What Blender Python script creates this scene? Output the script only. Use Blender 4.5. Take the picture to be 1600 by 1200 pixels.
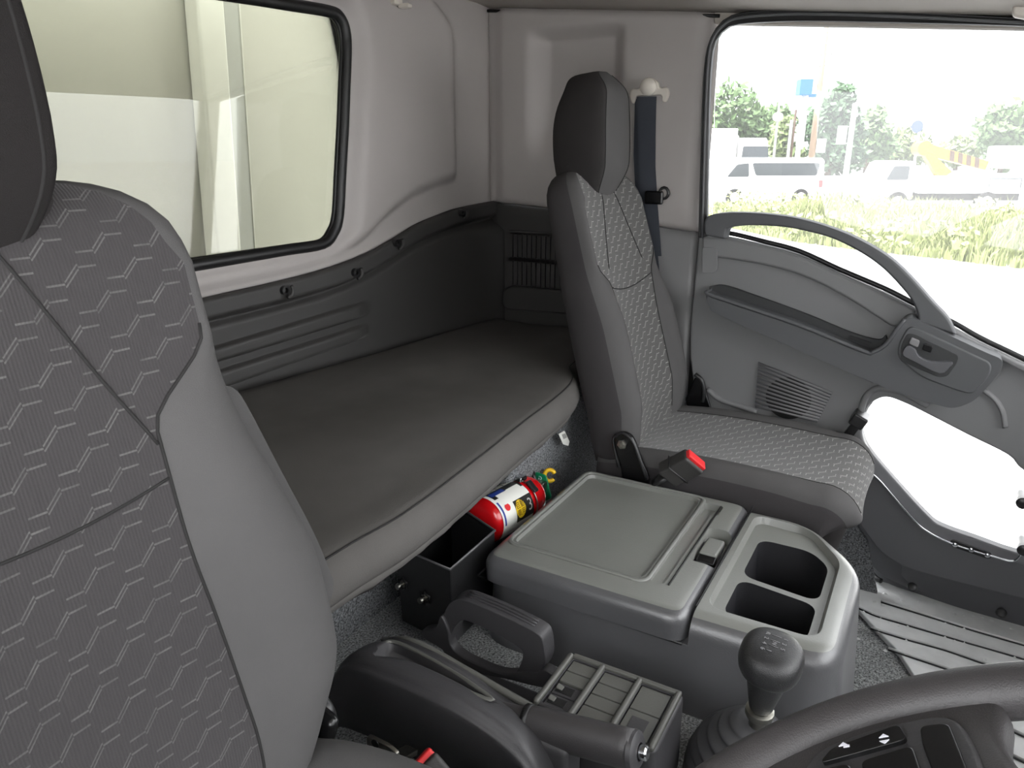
import bpy, bmesh, math, random
from mathutils import Vector, Matrix, noise
random.seed(7)
for o in list(bpy.data.objects): bpy.data.objects.remove(o)
SC = bpy.context.scene
COL = SC.collection
R = math.radians

# ------------------------------------------------------------------ camera
cam_d = bpy.data.cameras.new('camera'); cam = bpy.data.objects.new('camera', cam_d); COL.objects.link(cam)
cam_d.sensor_width = 36; cam_d.lens = 36 * 1150 / 1600; cam_d.clip_start = 0.02; cam_d.clip_end = 500
cam.location = (0, 0, 1.12)
cam.rotation_euler = (R(90 - 17.6), 0, R(30 - 90))
SC.camera = cam
# ------------------------------------------------------------------ sky, sun, exposure
SKY = 1.0; SUN = 3.0
w = bpy.data.worlds.new('World'); SC.world = w; w.use_nodes = True
wn = w.node_tree.nodes; wl = w.node_tree.links
bg = wn['Background']
bg.inputs['Color'].default_value = (0.97, 0.985, 1.0, 1); bg.inputs['Strength'].default_value = SKY
sd = bpy.data.lights.new('sun', 'SUN'); sd.energy = SUN; sd.angle = R(4); sd.color = (1, 0.98, 0.95)
sun = bpy.data.objects.new('sun', sd); COL.objects.link(sun); sun.location = (0, 0, 30)
sun.rotation_euler = Vector((0.35, -0.25, -1)).to_track_quat('-Z', 'Y').to_euler()
SC.view_settings.view_transform = 'Standard'; SC.view_settings.look = 'None'
SC.view_settings.exposure = 2.85; SC.view_settings.gamma = 1.0; SC.view_settings.use_curve_mapping = False

# ------------------------------------------------------------------ materials
def lin(c):
    return tuple(((v / 255) / 12.92 if v / 255 <= 0.04045 else ((v / 255 + 0.055) / 1.055) ** 2.4) for v in c) + (1,)
class G:
    """tiny node helper"""
    def __init__(s, m): s.t = m.node_tree; s.n = s.t.nodes; s.l = s.t.links
    def node(s, k, **kw):
        n = s.n.new(k)
        for a, b in kw.items(): setattr(n, a, b)
        return n
    def put(s, n, i, v):
        if hasattr(v, 'is_output') or isinstance(v, bpy.types.NodeSocket): s.l.new(v, n.inputs[i])
        else: n.inputs[i].default_value = v
    def m(s, op, a, b=0.0, c=None, clamp=False):
        n = s.node('ShaderNodeMath', operation=op, use_clamp=clamp); s.put(n, 0, a); s.put(n, 1, b)
        if c is not None: s.put(n, 2, c)
        return n.outputs[0]
    def mixc(s, f, a, b):
        n = s.node('ShaderNodeMix', data_type='RGBA'); s.put(n, 0, f); s.put(n, 6, a); s.put(n, 7, b); return n.outputs[2]
MATS = {}
def M(name, rgb, rough=0.5, metal=0.0, bump=None, var=0.0, vscale=6.0, spec=0.5, coat=0.0, stretch=None):
    m = bpy.data.materials.new(name); m.use_nodes = True; g = G(m); b = g.n['Principled BSDF']
    c = lin(rgb); b.inputs['Base Color'].default_value = c
    b.inputs['Roughness'].default_value = rough; b.inputs['Metallic'].default_value = metal
    b.inputs['Specular IOR Level'].default_value = spec; b.inputs['Coat Weight'].default_value = coat
    tc = g.node('ShaderNodeTexCoord'); src = tc.outputs['Object']
    if stretch:
        mp = g.node('ShaderNodeMapping'); mp.inputs['Scale'].default_value = stretch; g.l.new(src, mp.inputs[0]); src = mp.outputs[0]
    if var:
        n = g.node('ShaderNodeTexNoise'); n.inputs['Scale'].default_value = vscale; n.inputs['Detail'].default_value = 6; g.l.new(src, n.inputs['Vector'])
        f = g.m('MULTIPLY_ADD', n.outputs['Fac'], 2.2, -0.6, clamp=True)
        lo = tuple(v * (1 - var) for v in c[:3]) + (1,); hi = tuple(min(1, v * (1 + var)) for v in c[:3]) + (1,)
        g.l.new(g.mixc(f, lo, hi), b.inputs['Base Color'])
    if bump:
        n = g.node('ShaderNodeTexNoise'); n.inputs['Scale'].default_value = bump[0]; n.inputs['Detail'].default_value = 3; g.l.new(src, n.inputs['Vector'])
        bp = g.node('ShaderNodeBump'); bp.inputs['Strength'].default_value = bump[1]; bp.inputs['Distance'].default_value = bump[2] if len(bump) > 2 else 0.001
        g.l.new(n.outputs['Fac'], bp.inputs['Height']); g.l.new(bp.outputs[0], b.inputs['Normal'])
    MATS[name] = m; return m
def fabric(name, rgb, line, pu=0.046, pv=0.023):
    """woven seat cloth: ribbed ground with rows of stepped light dashes, laid out in metres of the cloth's UV"""
    m = M(name, rgb, 0.95, spec=0.15); g = G(m); b = g.n['Principled BSDF']
    uv = g.node('ShaderNodeUVMap'); sp = g.node('ShaderNodeSeparateXYZ'); g.l.new(uv.outputs[0], sp.inputs[0])
    u, v = sp.outputs[0], sp.outputs[1]
    vv = g.m('DIVIDE', v, pv); row = g.m('FLOOR', vv); fv = g.m('FRACT', vv)
    uu = g.m('ADD', g.m('DIVIDE', u, pu), g.m('MULTIPLY', row, 0.39)); fu = g.m('FRACT', uu)
    ramp = g.m('MULTIPLY_ADD', fu, 4.0, -1.5, clamp=True)
    f = g.m('MULTIPLY_ADD', ramp, 0.5, 0.25)
    dist = g.m('ABSOLUTE', g.m('SUBTRACT', fv, f))
    onr = g.m('MULTIPLY', g.m('GREATER_THAN', fu, 0.36), g.m('LESS_THAN', fu, 0.64))
    dd = g.m('ABSOLUTE', g.m('SUBTRACT', dist, g.m('MULTIPLY', onr, 0.085)))
    ln = g.m('SUBTRACT', 1.0, g.m('MULTIPLY_ADD', dd, 50.0, -1.2, clamp=True))
    ends = g.m('MULTIPLY', g.m('GREATER_THAN', fu, 0.06), g.m('LESS_THAN', fu, 0.94))
    nz = g.node('ShaderNodeTexNoise'); nz.inputs['Scale'].default_value = 60; g.l.new(uv.outputs[0], nz.inputs['Vector'])
    k = g.m('MULTIPLY', g.m('MULTIPLY', ln, ends), g.m('MULTIPLY_ADD', nz.outputs['Fac'], 1.4, 0.0, clamp=True))
    rib = g.m('SINE', g.m('MULTIPLY', u, 2 * math.pi / 0.0027))
    c = lin(rgb); lo = tuple(x * 0.92 for x in c[:3]) + (1,); hi = tuple(x * 1.08 for x in c[:3]) + (1,)
    base = g.mixc(g.m('MULTIPLY_ADD', rib, 0.5, 0.5), lo, hi)
    g.l.new(g.mixc(k, base, lin(line)), b.inputs['Base Color'])
    n2 = g.node('ShaderNodeTexNoise'); n2.inputs['Scale'].default_value = 900; g.l.new(uv.outputs[0], n2.inputs['Vector'])
    h = g.m('ADD', g.m('MULTIPLY', rib, 0.5), g.m('ADD', k, n2.outputs['Fac']))
    bp = g.node('ShaderNodeBump'); bp.inputs['Strength'].default_value = 0.35; bp.inputs['Distance'].default_value = 0.001
    g.l.new(h, bp.inputs['Height']); g.l.new(bp.outputs[0], b.inputs['Normal'])
    b.inputs['Sheen Weight'].default_value = 0.25
    return m
def glass(name, tint, refl=1.0, veil=0.0, veilc=(1, 1, 1, 1)):
    """thin pane: fresnel mirror over a tinted clear sheet, with window glare mimicked by a faint translucent veil"""
    m = bpy.data.materials.new(name); m.use_nodes = True; g = G(m)
    for n in list(g.n): g.n.remove(n)
    out = g.node('ShaderNodeOutputMaterial'); tr = g.node('ShaderNodeBsdfTransparent'); tr.inputs[0].default_value = tint
    gl = g.node('ShaderNodeBsdfGlossy'); gl.inputs['Roughness'].default_value = 0.0
    fr = g.node('ShaderNodeFresnel'); fr.inputs['IOR'].default_value = 1.5
    f = g.m('MULTIPLY', fr.outputs[0], refl, clamp=True)
    base = tr.outputs[0]
    if veil:  # veil puts the haze of window glare into the pane
        tl = g.node('ShaderNodeBsdfTranslucent'); tl.inputs[0].default_value = veilc
        mv = g.node('ShaderNodeMixShader'); mv.inputs[0].default_value = veil; g.l.new(base, mv.inputs[1]); g.l.new(tl.outputs[0], mv.inputs[2]); base = mv.outputs[0]
    mx = g.node('ShaderNodeMixShader'); g.l.new(f, mx.inputs[0]); g.l.new(base, mx.inputs[1]); g.l.new(gl.outputs[0], mx.inputs[2])
    g.l.new(mx.outputs[0], out.inputs[0]); MATS[name] = m; return m

M('panel_light', (164, 159, 156), 0.55, bump=(400, 0.15), var=0.02)
M('headliner', (168, 162, 154), 0.8, bump=(500, 0.3))
M('black_trim', (52, 51, 50), 0.55, bump=(600, 0.25))
M('grey_trim', (124, 123, 124), 0.55, bump=(600, 0.2))
M('door_grey', (117, 117, 118), 0.5, bump=(600, 0.2), var=0.02)
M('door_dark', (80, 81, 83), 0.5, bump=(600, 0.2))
M('door_lower', (84, 84, 87), 0.5, bump=(500, 0.2))
M('pocket', (48, 49, 50), 0.6, bump=(500, 0.3))
M('rubber', (18, 18, 19), 0.45, bump=(300, 0.15))
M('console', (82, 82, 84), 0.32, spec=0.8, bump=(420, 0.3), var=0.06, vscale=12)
M('console_top_lit', (116, 117, 113), 0.30, spec=0.8, bump=(420, 0.25), var=0.06, vscale=9)  # same plastic as the console, lightened for the light on its top faces
M('console_deep', (54, 53, 55), 0.5, bump=(420, 0.3))
M('well_shade', (30, 30, 33), 0.5, bump=(420, 0.3))  # console plastic again, with the shade inside the cup wells in its colour
M('cover_grey', (84, 84, 80), 0.36, bump=(420, 0.25))
M('cloth_side_shade', (62, 60, 61), 0.95, bump=(1300, 0.5), spec=0.15, var=0.03, vscale=20)  # plain seat cloth, darkened for the shade on the sides
M('cloth_head_shade', (40, 38, 38), 0.95, bump=(1300, 0.5), spec=0.12)  # plain seat cloth with the shade on the driver's headrest in its colour
M('black_gloss', (16, 16, 17), 0.25)
M('black_metal', (30, 30, 31), 0.35, bump=(200, 0.1))
M('chrome', (200, 202, 205), 0.18, metal=1.0)
M('steel', (150, 148, 140), 0.35, metal=1.0, var=0.1, vscale=60)
M('cloth_plain', (81, 80, 80), 0.95, bump=(1300, 0.5), spec=0.15, var=0.03, vscale=20)
M('cloth_dark', (48, 46, 46), 0.95, bump=(1300, 0.5), spec=0.15, var=0.03, vscale=20)
M('cloth_bed', (85, 83, 81), 0.95, bump=(900, 0.5), spec=0.12, var=0.06, vscale=14)
M('seam', (30, 29, 29), 0.9)
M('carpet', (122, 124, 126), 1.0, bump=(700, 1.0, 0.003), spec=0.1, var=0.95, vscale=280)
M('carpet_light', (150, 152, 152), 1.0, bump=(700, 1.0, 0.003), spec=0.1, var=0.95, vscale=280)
M('mat', (215, 216, 216), 0.42, bump=(300, 0.2), var=0.1, vscale=22)
M('belt', (58, 62, 70), 0.85, bump=(900, 0.4), stretch=(1, 1, 6))
M('belt_guide', (206, 200, 190), 0.4)
M('red', (190, 16, 22), 0.22, coat=0.4)
M('red_button', (214, 40, 44), 0.35)
M('label_white', (226, 226, 220), 0.4)
M('label_black', (28, 28, 26), 0.4)
M('label_blue', (36, 60, 140), 0.4)
M('label_yellow', (226, 190, 30), 0.4)
M('label_grey', (150, 150, 146), 0.4)
M('green_tag', (10, 128, 84), 0.4)
M('yellow_ring', (226, 182, 20), 0.4)
M('icon_white', (225, 225, 235), 0.5)
M('wheel_skin', (57, 55, 56), 0.45, bump=(900, 0.35), var=0.05, vscale=60)
M('knob_skin', (36, 36, 37), 0.35, bump=(800, 0.6))
M('knob_mark', (120, 120, 122), 0.5)
M('boot', (60, 60, 62), 0.55, bump=(200, 0.2))
M('body_panel', (166, 164, 156), 0.4, var=0.03, vscale=3)
M('body_post', (196, 195, 188), 0.4, var=0.03, vscale=30)
M('asphalt', (188, 188, 188), 0.9, bump=(8, 0.3, 0.01), var=0.05, vscale=0.8)
M('white_paint', (236, 236, 234), 0.35, coat=0.3)
M('pane_dark', (60, 66, 70), 0.12)
M('tyre', (28, 28, 28), 0.8)
M('pole', (150, 130, 110), 0.8, var=0.06, vscale=2)
M('yellow_paint', (195, 135, 15), 0.4)
M('brown_stripe', (66, 40, 18), 0.5)
M('blue_paint', (60, 110, 165), 0.4)
M('sign_blue', (60, 76, 170), 0.4)
M('leaf_a', (92, 118, 72), 0.6, var=0.3, vscale=0.6)
M('leaf_b', (72, 98, 68), 0.6, var=0.3, vscale=0.6)
M('leaf_c', (122, 138, 88), 0.6, var=0.3, vscale=0.6)
M('bark', (96, 80, 62), 0.9, var=0.2)
M('weed', (150, 158, 104), 0.7, var=0.35, vscale=1.2)
fabric('cloth_pattern', (57, 55, 56), (93, 92, 91))
fabric('cloth_pattern_lit', (78, 77, 76), (170, 170, 165), 0.042, 0.022)  # same cloth, its brighter colours painting in the light on the passenger seat
glass('glass_clear', (0.67, 0.675, 0.68, 1), 1.0, 0.035)
glass('glass_lower', (0.95, 0.95, 0.95, 1), 1.0, 0.02)
glass('glass_rear', (0.70, 0.71, 0.65, 1), 1.1, 0.02)
glass('glass_tint', (0.97, 0.97, 0.97, 1), 1.0, 0.0)

# ------------------------------------------------------------------ mesh helpers
def V(*a): return Vector(a if len(a) > 1 else a[0])
def tag(o, label=None, cat=None, group=None, kind=None):
    if label: o['label'] = label
    if cat: o['category'] = cat
    if group: o['group'] = group
    if kind: o['kind'] = kind
    return o
def wloc(o):
    p = Vector(o.location)
    while o.parent: o = o.parent; p = p + Vector(o.location)
    return p
def thing(name, loc, label=None, cat=None, group=None, kind=None):
    o = bpy.data.objects.new(name, None); o.empty_display_size = 0.02; COL.objects.link(o); o.location = loc
    return tag(o, label, cat, group, kind)
def obj(name, verts, faces, mat, parent=None, smooth=True, mids=None, uvs=None, base=True):
    vs = [Vector(v) for v in verts]
    lo = Vector([min(v[i] for v in vs) for i in range(3)]); hi = Vector([max(v[i] for v in vs) for i in range(3)])
    c = (lo + hi) / 2; c.z = lo.z
    me = bpy.data.meshes.new(name); me.from_pydata([v - c for v in vs], [], faces)
    for k in (mat if isinstance(mat, (list, tuple)) else [mat]): me.materials.append(MATS[k])
    if mids: me.polygons.foreach_set('material_index', mids)
    if uvs:
        ul = me.uv_layers.new(name='UVMap')
        for lp in me.loops: ul.data[lp.index].uv = uvs[lp.vertex_index]
    if smooth: me.polygons.foreach_set('use_smooth', [True] * len(me.polygons))
    me.update()
    bm = bmesh.new(); bm.from_mesh(me); bmesh.ops.recalc_face_normals(bm, faces=bm.faces); bm.to_mesh(me); bm.free()
    o = bpy.data.objects.new(name, me); COL.objects.link(o)
    o.location = c
    if parent: o.parent = parent; o.location = c - wloc(parent)
    return o
def bevel(o, w, seg=3, ang=35):
    m = o.modifiers.new('bevel', 'BEVEL'); m.width = w; m.segments = seg; m.limit_method = 'ANGLE'; m.angle_limit = R(ang); m.use_clamp_overlap = True
    m.harden_normals = True
    return o
def crom(pts, n=6, closed=False):
    pts = [Vector(p) for p in pts]; N = len(pts); out = []
    for i in range(N if closed else N - 1):
        p0 = pts[(i - 1) % N] if closed or i > 0 else pts[0] * 2 - pts[1]
        p1 = pts[i]; p2 = pts[(i + 1) % N]
        p3 = pts[(i + 2) % N] if closed or i + 2 < N else pts[-1] * 2 - pts[-2]
        for k in range(n):
            t = k / n; t2 = t * t; t3 = t2 * t
            out.append(0.5 * ((2 * p1) + (p2 - p0) * t + (2 * p0 - 5 * p1 + 4 * p2 - p3) * t2 + (3 * p1 - p0 - 3 * p2 + p3) * t3))
    if not closed: out.append(pts[-1])
    return out
def resample(pts, n, closed=False):
    pts = [Vector(p) for p in pts]
    if closed: pts = pts + [pts[0]]
    L = [0]
    for a, b in zip(pts, pts[1:]): L.append(L[-1] + (b - a).length)
    T = L[-1]; out = []; j = 0; m = n if closed else n - 1
    for i in range(n):
        s = T * i / m
        while j < len(L) - 2 and L[j + 1] < s: j += 1
        d = L[j + 1] - L[j]; out.append(pts[j].lerp(pts[j + 1], (s - L[j]) / d if d > 1e-9 else 0))
    return out
def rounded(pts, r, n=5):
    """round every corner of a closed polygon"""
    pts = [Vector(p) for p in pts]; N = len(pts); out = []
    for i in range(N):
        a, b, c = pts[i - 1], pts[i], pts[(i + 1) % N]
        la, lc = (a - b).length, (c - b).length; rr = min(r, la * 0.48, lc * 0.48)
        p, q = b + (a - b).normalized() * rr, b + (c - b).normalized() * rr
        for k in range(n + 1):
            t = k / n; out.append((1 - t) ** 2 * p + 2 * t * (1 - t) * b + t * t * q)
    return out
def plate(name, pts, ext, mat, parent=None, bev=0.0, seg=3, smooth=True):
    """closed outline in space, thickened along ext"""
    pts = [Vector(p) for p in pts]; n = len(pts); e = Vector(ext)
    vs = pts + [p + e for p in pts]
    fs = [tuple(range(n)), tuple(range(2 * n - 1, n - 1, -1))] + [(i, (i + 1) % n, n + (i + 1) % n, n + i) for i in range(n)]
    o = obj(name, vs, fs, mat, parent, smooth)
    if bev: bevel(o, bev, seg, 40)
    else: sharp(o)
    return o
def sharp(o, ang=40):
    m = o.modifiers.new('edges', 'EDGE_SPLIT'); m.split_angle = R(ang); m.use_edge_sharp = False; return o
def strip(name, A, B, ext, mat, parent=None, n=40, closed=False, bev=0.0, smooth=True):
    """band between two polylines, thickened along ext"""
    A = resample(A, n, closed); B = resample(B, n, closed); e = Vector(ext)
    vs = A + B + [p + e for p in A] + [p + e for p in B]; fs = []
    m = n if closed else n - 1
    for i in range(m):
        j = (i + 1) % n
        fs += [(i, j, n + j, n + i), (2 * n + i, 3 * n + i, 3 * n + j, 2 * n + j), (i, 2 * n + i, 2 * n + j, j), (n + i, n + j, 3 * n + j, 3 * n + i)]
    if not closed: fs += [(0, n, 3 * n, 2 * n), (n - 1, 3 * n - 1, 4 * n - 1, 2 * n - 1)]
    o = obj(name, vs, fs, mat, parent, smooth)
    if bev: bevel(o, bev)
    else: sharp(o)
    return o
def loft(name, rings, mat, parent=None, closed=True, caps=True, smooth=True, mids=None):
    n = len(rings[0]); vs = [p for r_ in rings for p in r_]; fs = []
    for i in range(len(rings) - 1):
        for j in range(n if closed else n - 1):
            k = (j + 1) % n; fs.append((i * n + j, i * n + k, (i + 1) * n + k, (i + 1) * n + j))
    if caps and closed: fs += [tuple(range(n)), tuple(range(len(vs) - n, len(vs)))]
    return obj(name, vs, fs, mat, parent, smooth, mids)
def tube(name, pts, rad, mat, parent=None, n=10, closed=False, flat=(1, 1), up=None, caps=True):
    pts = [Vector(p) for p in pts]; N = len(pts); rings = []; prev = None
    for i, p in enumerate(pts):
        a = pts[(i - 1) % N] if closed or i else p; b = pts[(i + 1) % N] if closed or i < N - 1 else p
        t = (b - a).normalized()
        if up is not None: s = t.cross(Vector(up)).normalized()
        elif prev is None: s = t.orthogonal().normalized()
        else: s = (prev - t * prev.dot(t)).normalized()
        prev = s; q = s.cross(t).normalized(); r_ = rad[i] if isinstance(rad, (list, tuple)) else rad
        rings.append([p + s * math.cos(2 * math.pi * k / n) * r_ * flat[0] + q * math.sin(2 * math.pi * k / n) * r_ * flat[1] for k in range(n)])
    if closed: rings.append(rings[0])
    return loft(name, rings, mat, parent, caps=caps and not closed)
def lathe(name, p, axis, prof, mat, parent=None, n=32, mids=None):
    """prof: (distance along axis, radius)"""
    ax = Vector(axis).normalized(); s = ax.orthogonal().normalized(); q = ax.cross(s); p = Vector(p)
    rings = [[p + ax * h + (s * math.cos(2 * math.pi * k / n) + q * math.sin(2 * math.pi * k / n)) * max(r_, 1e-4) for k in range(n)] for h, r_ in prof]
    return sharp(loft(name, rings, mat, parent), 35)
def rbox(name, c, size, mat, parent=None, bev=0.004, rot=None, taper=1.0, seg=3):
    x, y, z = [s / 2 for s in size]; vs = [Vector((sx * x * (taper if sz > 0 else 1), sy * y * (taper if sz > 0 else 1), sz * z)) for sz in (-1, 1) for sx, sy in ((-1, -1), (1, -1), (1, 1), (-1, 1))]
    if rot is not None: vs = [rot @ v for v in vs]
    vs = [v + Vector(c) for v in vs]
    fs = [(3, 2, 1, 0), (4, 5, 6, 7), (0, 1, 5, 4), (1, 2, 6, 5), (2, 3, 7, 6), (3, 0, 4, 7)]
    o = obj(name, vs, fs, mat, parent)
    if bev: bevel(o, bev, seg)
    else: sharp(o)
    return o
def dup(o, loc=None, parent=None, label=None):
    c = o.copy(); COL.objects.link(c)
    if parent is not None: c.parent = parent
    if loc is not None: c.location = loc
    if label: c['label'] = label
    for ch in list(o.children):
        d = ch.copy(); COL.objects.link(d); d.parent = c
    return c
def text(name, s, size, mtx, mat, parent=None, ext=0.0004):
    cu = bpy.data.curves.new(name, 'FONT'); cu.body = s; cu.size = size; cu.extrude = ext; cu.align_x = 'CENTER'; cu.align_y = 'CENTER'; cu.resolution_u = 3
    t = bpy.data.objects.new(name, cu); COL.objects.link(t); bpy.context.view_layer.update()
    me = bpy.data.meshes.new_from_object(t.evaluated_get(bpy.context.evaluated_depsgraph_get())); bpy.data.objects.remove(t)
    vs = [mtx @ v.co for v in me.vertices]; fs = [tuple(p.vertices) for p in me.polygons]; bpy.data.meshes.remove(me)
    if not vs: return None
    return obj(name, vs, fs, mat, parent, smooth=False)
def sstep(a, b, x):
    if a == b: return 0.0 if x < a else 1.0
    t = max(0.0, min(1.0, (x - a) / (b - a))); return t * t * (3 - 2 * t)
def interp(tab, x):
    if x <= tab[0][0]: return tab[0][1]
    for (a, b), (c, d) in zip(tab, tab[1:]):
        if x <= c: return b + (d - b) * (x - a) / (c - a)
    return tab[-1][1]
def sinterp(tab, x):
    if x <= tab[0][0]: return tab[0][1]
    for (a, b), (c, d) in zip(tab, tab[1:]):
        if x <= c: t = (x - a) / (c - a); t = t * t * (3 - 2 * t); return b + (d - b) * t
    return tab[-1][1]
def cinterp(tab, x):
    """smooth curve through table points (Catmull-Rom with clamped overshoot)"""
    if x <= tab[0][0]: return tab[0][1]
    if x >= tab[-1][0]: return tab[-1][1]
    i = max(k for k in range(len(tab) - 1) if tab[k][0] <= x)
    (x0, y0), (x1, y1) = tab[i], tab[i + 1]; h = x1 - x0
    def sl(k):
        if k == 0 or k == len(tab) - 1: j = min(max(k, 1), len(tab) - 1); return (tab[j][1] - tab[j - 1][1]) / (tab[j][0] - tab[j - 1][0])
        a = (tab[k][1] - tab[k - 1][1]) / (tab[k][0] - tab[k - 1][0]); b = (tab[k + 1][1] - tab[k][1]) / (tab[k + 1][0] - tab[k][0])
        return 0.0 if a * b <= 0 else 2 * a * b / (a + b)
    m0, m1 = sl(i), sl(i + 1); t = (x - x0) / h
    return (2 * t**3 - 3 * t**2 + 1) * y0 + (t**3 - 2 * t**2 + t) * h * m0 + (3 * t**2 - 2 * t**3) * y1 + (t**3 - t**2) * h * m1

# ================================================================== the cab shell
def YW(x): return 1.2 + 0.11 * (1.95 - x)
def ZC(y): return 1.505 - 0.099 * (1.2 - y)          # ceiling height along the cab
TRIM = [(p[0], p[2]) for p in [(0.767,1.330,0.816),(0.973,1.307,0.828),(1.179,1.285,0.839),(1.290,1.273,0.849),(1.412,1.259,0.870),(1.502,1.249,0.896),(1.598,1.239,0.928),(1.674,1.230,0.944),(1.754,1.222,0.958),(1.960,1.199,0.972)]]
TRIM = [(-0.35, TRIM[0][1])] + TRIM
WINP = [Vector(p) for p in [(1.296,1.272,0.910),(1.333,1.268,0.935),(1.352,1.266,0.974),(1.384,1.262,1.170),(1.408,1.260,1.338),(1.408,1.260,1.381),(1.394,1.261,1.406),(1.364,1.265,1.415)]]
WINP += [Vector((x, YW(x), z)) for x, z in ((0.45, 1.405), (0.38, 1.385), (0.355, 1.33), (0.352, 1.0), (0.36, 0.925), (0.39, 0.893), (0.45, 0.882))]
WINQ = []
for a, b in zip(WINP, WINP[1:] + WINP[:1]):
    WINQ.append(a); m = int((b - a).length / 0.12)
    WINQ += [a.lerp(b, (k + 1) / (m + 1)) for k in range(m)]
WIN = crom(WINQ, 4, True)
def seg_d(px, pz, a, b):
    ax, az, bx, bz = a.x, a.z, b.x, b.z; dx, dz = bx - ax, bz - az; L = dx * dx + dz * dz
    t = max(0, min(1, ((px - ax) * dx + (pz - az) * dz) / L)) if L else 0
    return math.hypot(px - ax - t * dx, pz - az - t * dz)
def inside2(px, pz, poly, k=(0, 2)):
    c = False; n = len(poly)
    for i in range(n):
        a, b = poly[i], poly[i - 1]
        if (a[k[1]] > pz) != (b[k[1]] > pz) and px < (b[k[0]] - a[k[0]]) * (pz - a[k[1]]) / (b[k[1]] - a[k[1]]) + a[k[0]]: c = not c
    return c
WINC = WIN[::3]
def win_d(x, z):
    d = min(seg_d(x, z, WINC[i - 1], WINC[i]) for i in range(len(WINC)))
    return -d if inside2(x, z, WINC) else d
RIDGE = [(p[0], p[2]) for p in [(0.963,1.309,0.851),(1.254,1.277,0.871),(1.394,1.261,0.903),(1.507,1.249,0.969),(1.620,1.236,1.015),(1.757,1.221,1.038),(1.942,1.201,1.036)]]
def rear_h(x, z, d):
    zr = cinterp(RIDGE, x)
    k = sstep(0.012, 0.05, d) * sstep(-0.012, 0.03, z - zr)
    xr = 1.765 - 0.12 * sstep(1.38, 1.52, z) ** 2
    k *= 1 - sstep(-0.03, 0.02, x - xr)
    return 0.006 + 0.026 * k
def build_wall_back():
    nx, nz = 230, 84; vs = []; fs = []; x0, x1 = -0.3, 1.952; keep = {}
    for i in range(nx + 1):
        x = x0 + (x1 - x0) * i / nx; zb = cinterp(TRIM, x) - 0.004
        for j in range(nz + 1):
            z = zb + (1.53 - zb) * j / nz; d = win_d(x, z); keep[(i, j)] = d
            h = rear_h(x, z, d)
            vs.append((x, YW(x) - h, z))
    for i in range(nx):
        for j in range(nz):
            if max(keep[(i + a, j + b)] for a in (0, 1) for b in (0, 1)) < 0.006: continue
            a = i * (nz + 1) + j; fs.append((a, a + nz + 1, a + nz + 2, a + 1))
    o = obj('wall_back', vs, fs, 'panel_light'); sol = o.modifiers.new('solid', 'SOLIDIFY'); sol.thickness = 0.012; sol.offset = 0
    return tag(o, 'pale grey moulded panel around the rear cab window', None, kind='structure')
build_wall_back()
w1 = thing('window_1', (0.9, YW(0.9), 0.88), 'rear cab window with thick black rubber seal', None, kind='structure')
plate('glass', [(p.x, p.y + 0.004, p.z) for p in WIN[::2]], (0, 0.004, 0), 'glass_rear', w1)
tube('rubber_seal', [(p.x, p.y - 0.008, p.z) for p in WIN], 0.0115, 'rubber', w1, n=12, closed=True, flat=(1.15, 1.0), up=(0, 1, 0))
tube('inner_lip', [(p.x, p.y - 0.002, p.z) for p in [q + (Vector((0.87, YW(0.87), 1.15)) - q).normalized() * 0.010 for q in WIN]], 0.006, 'rubber', w1, n=8, closed=True, up=(0, 1, 0))

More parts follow.
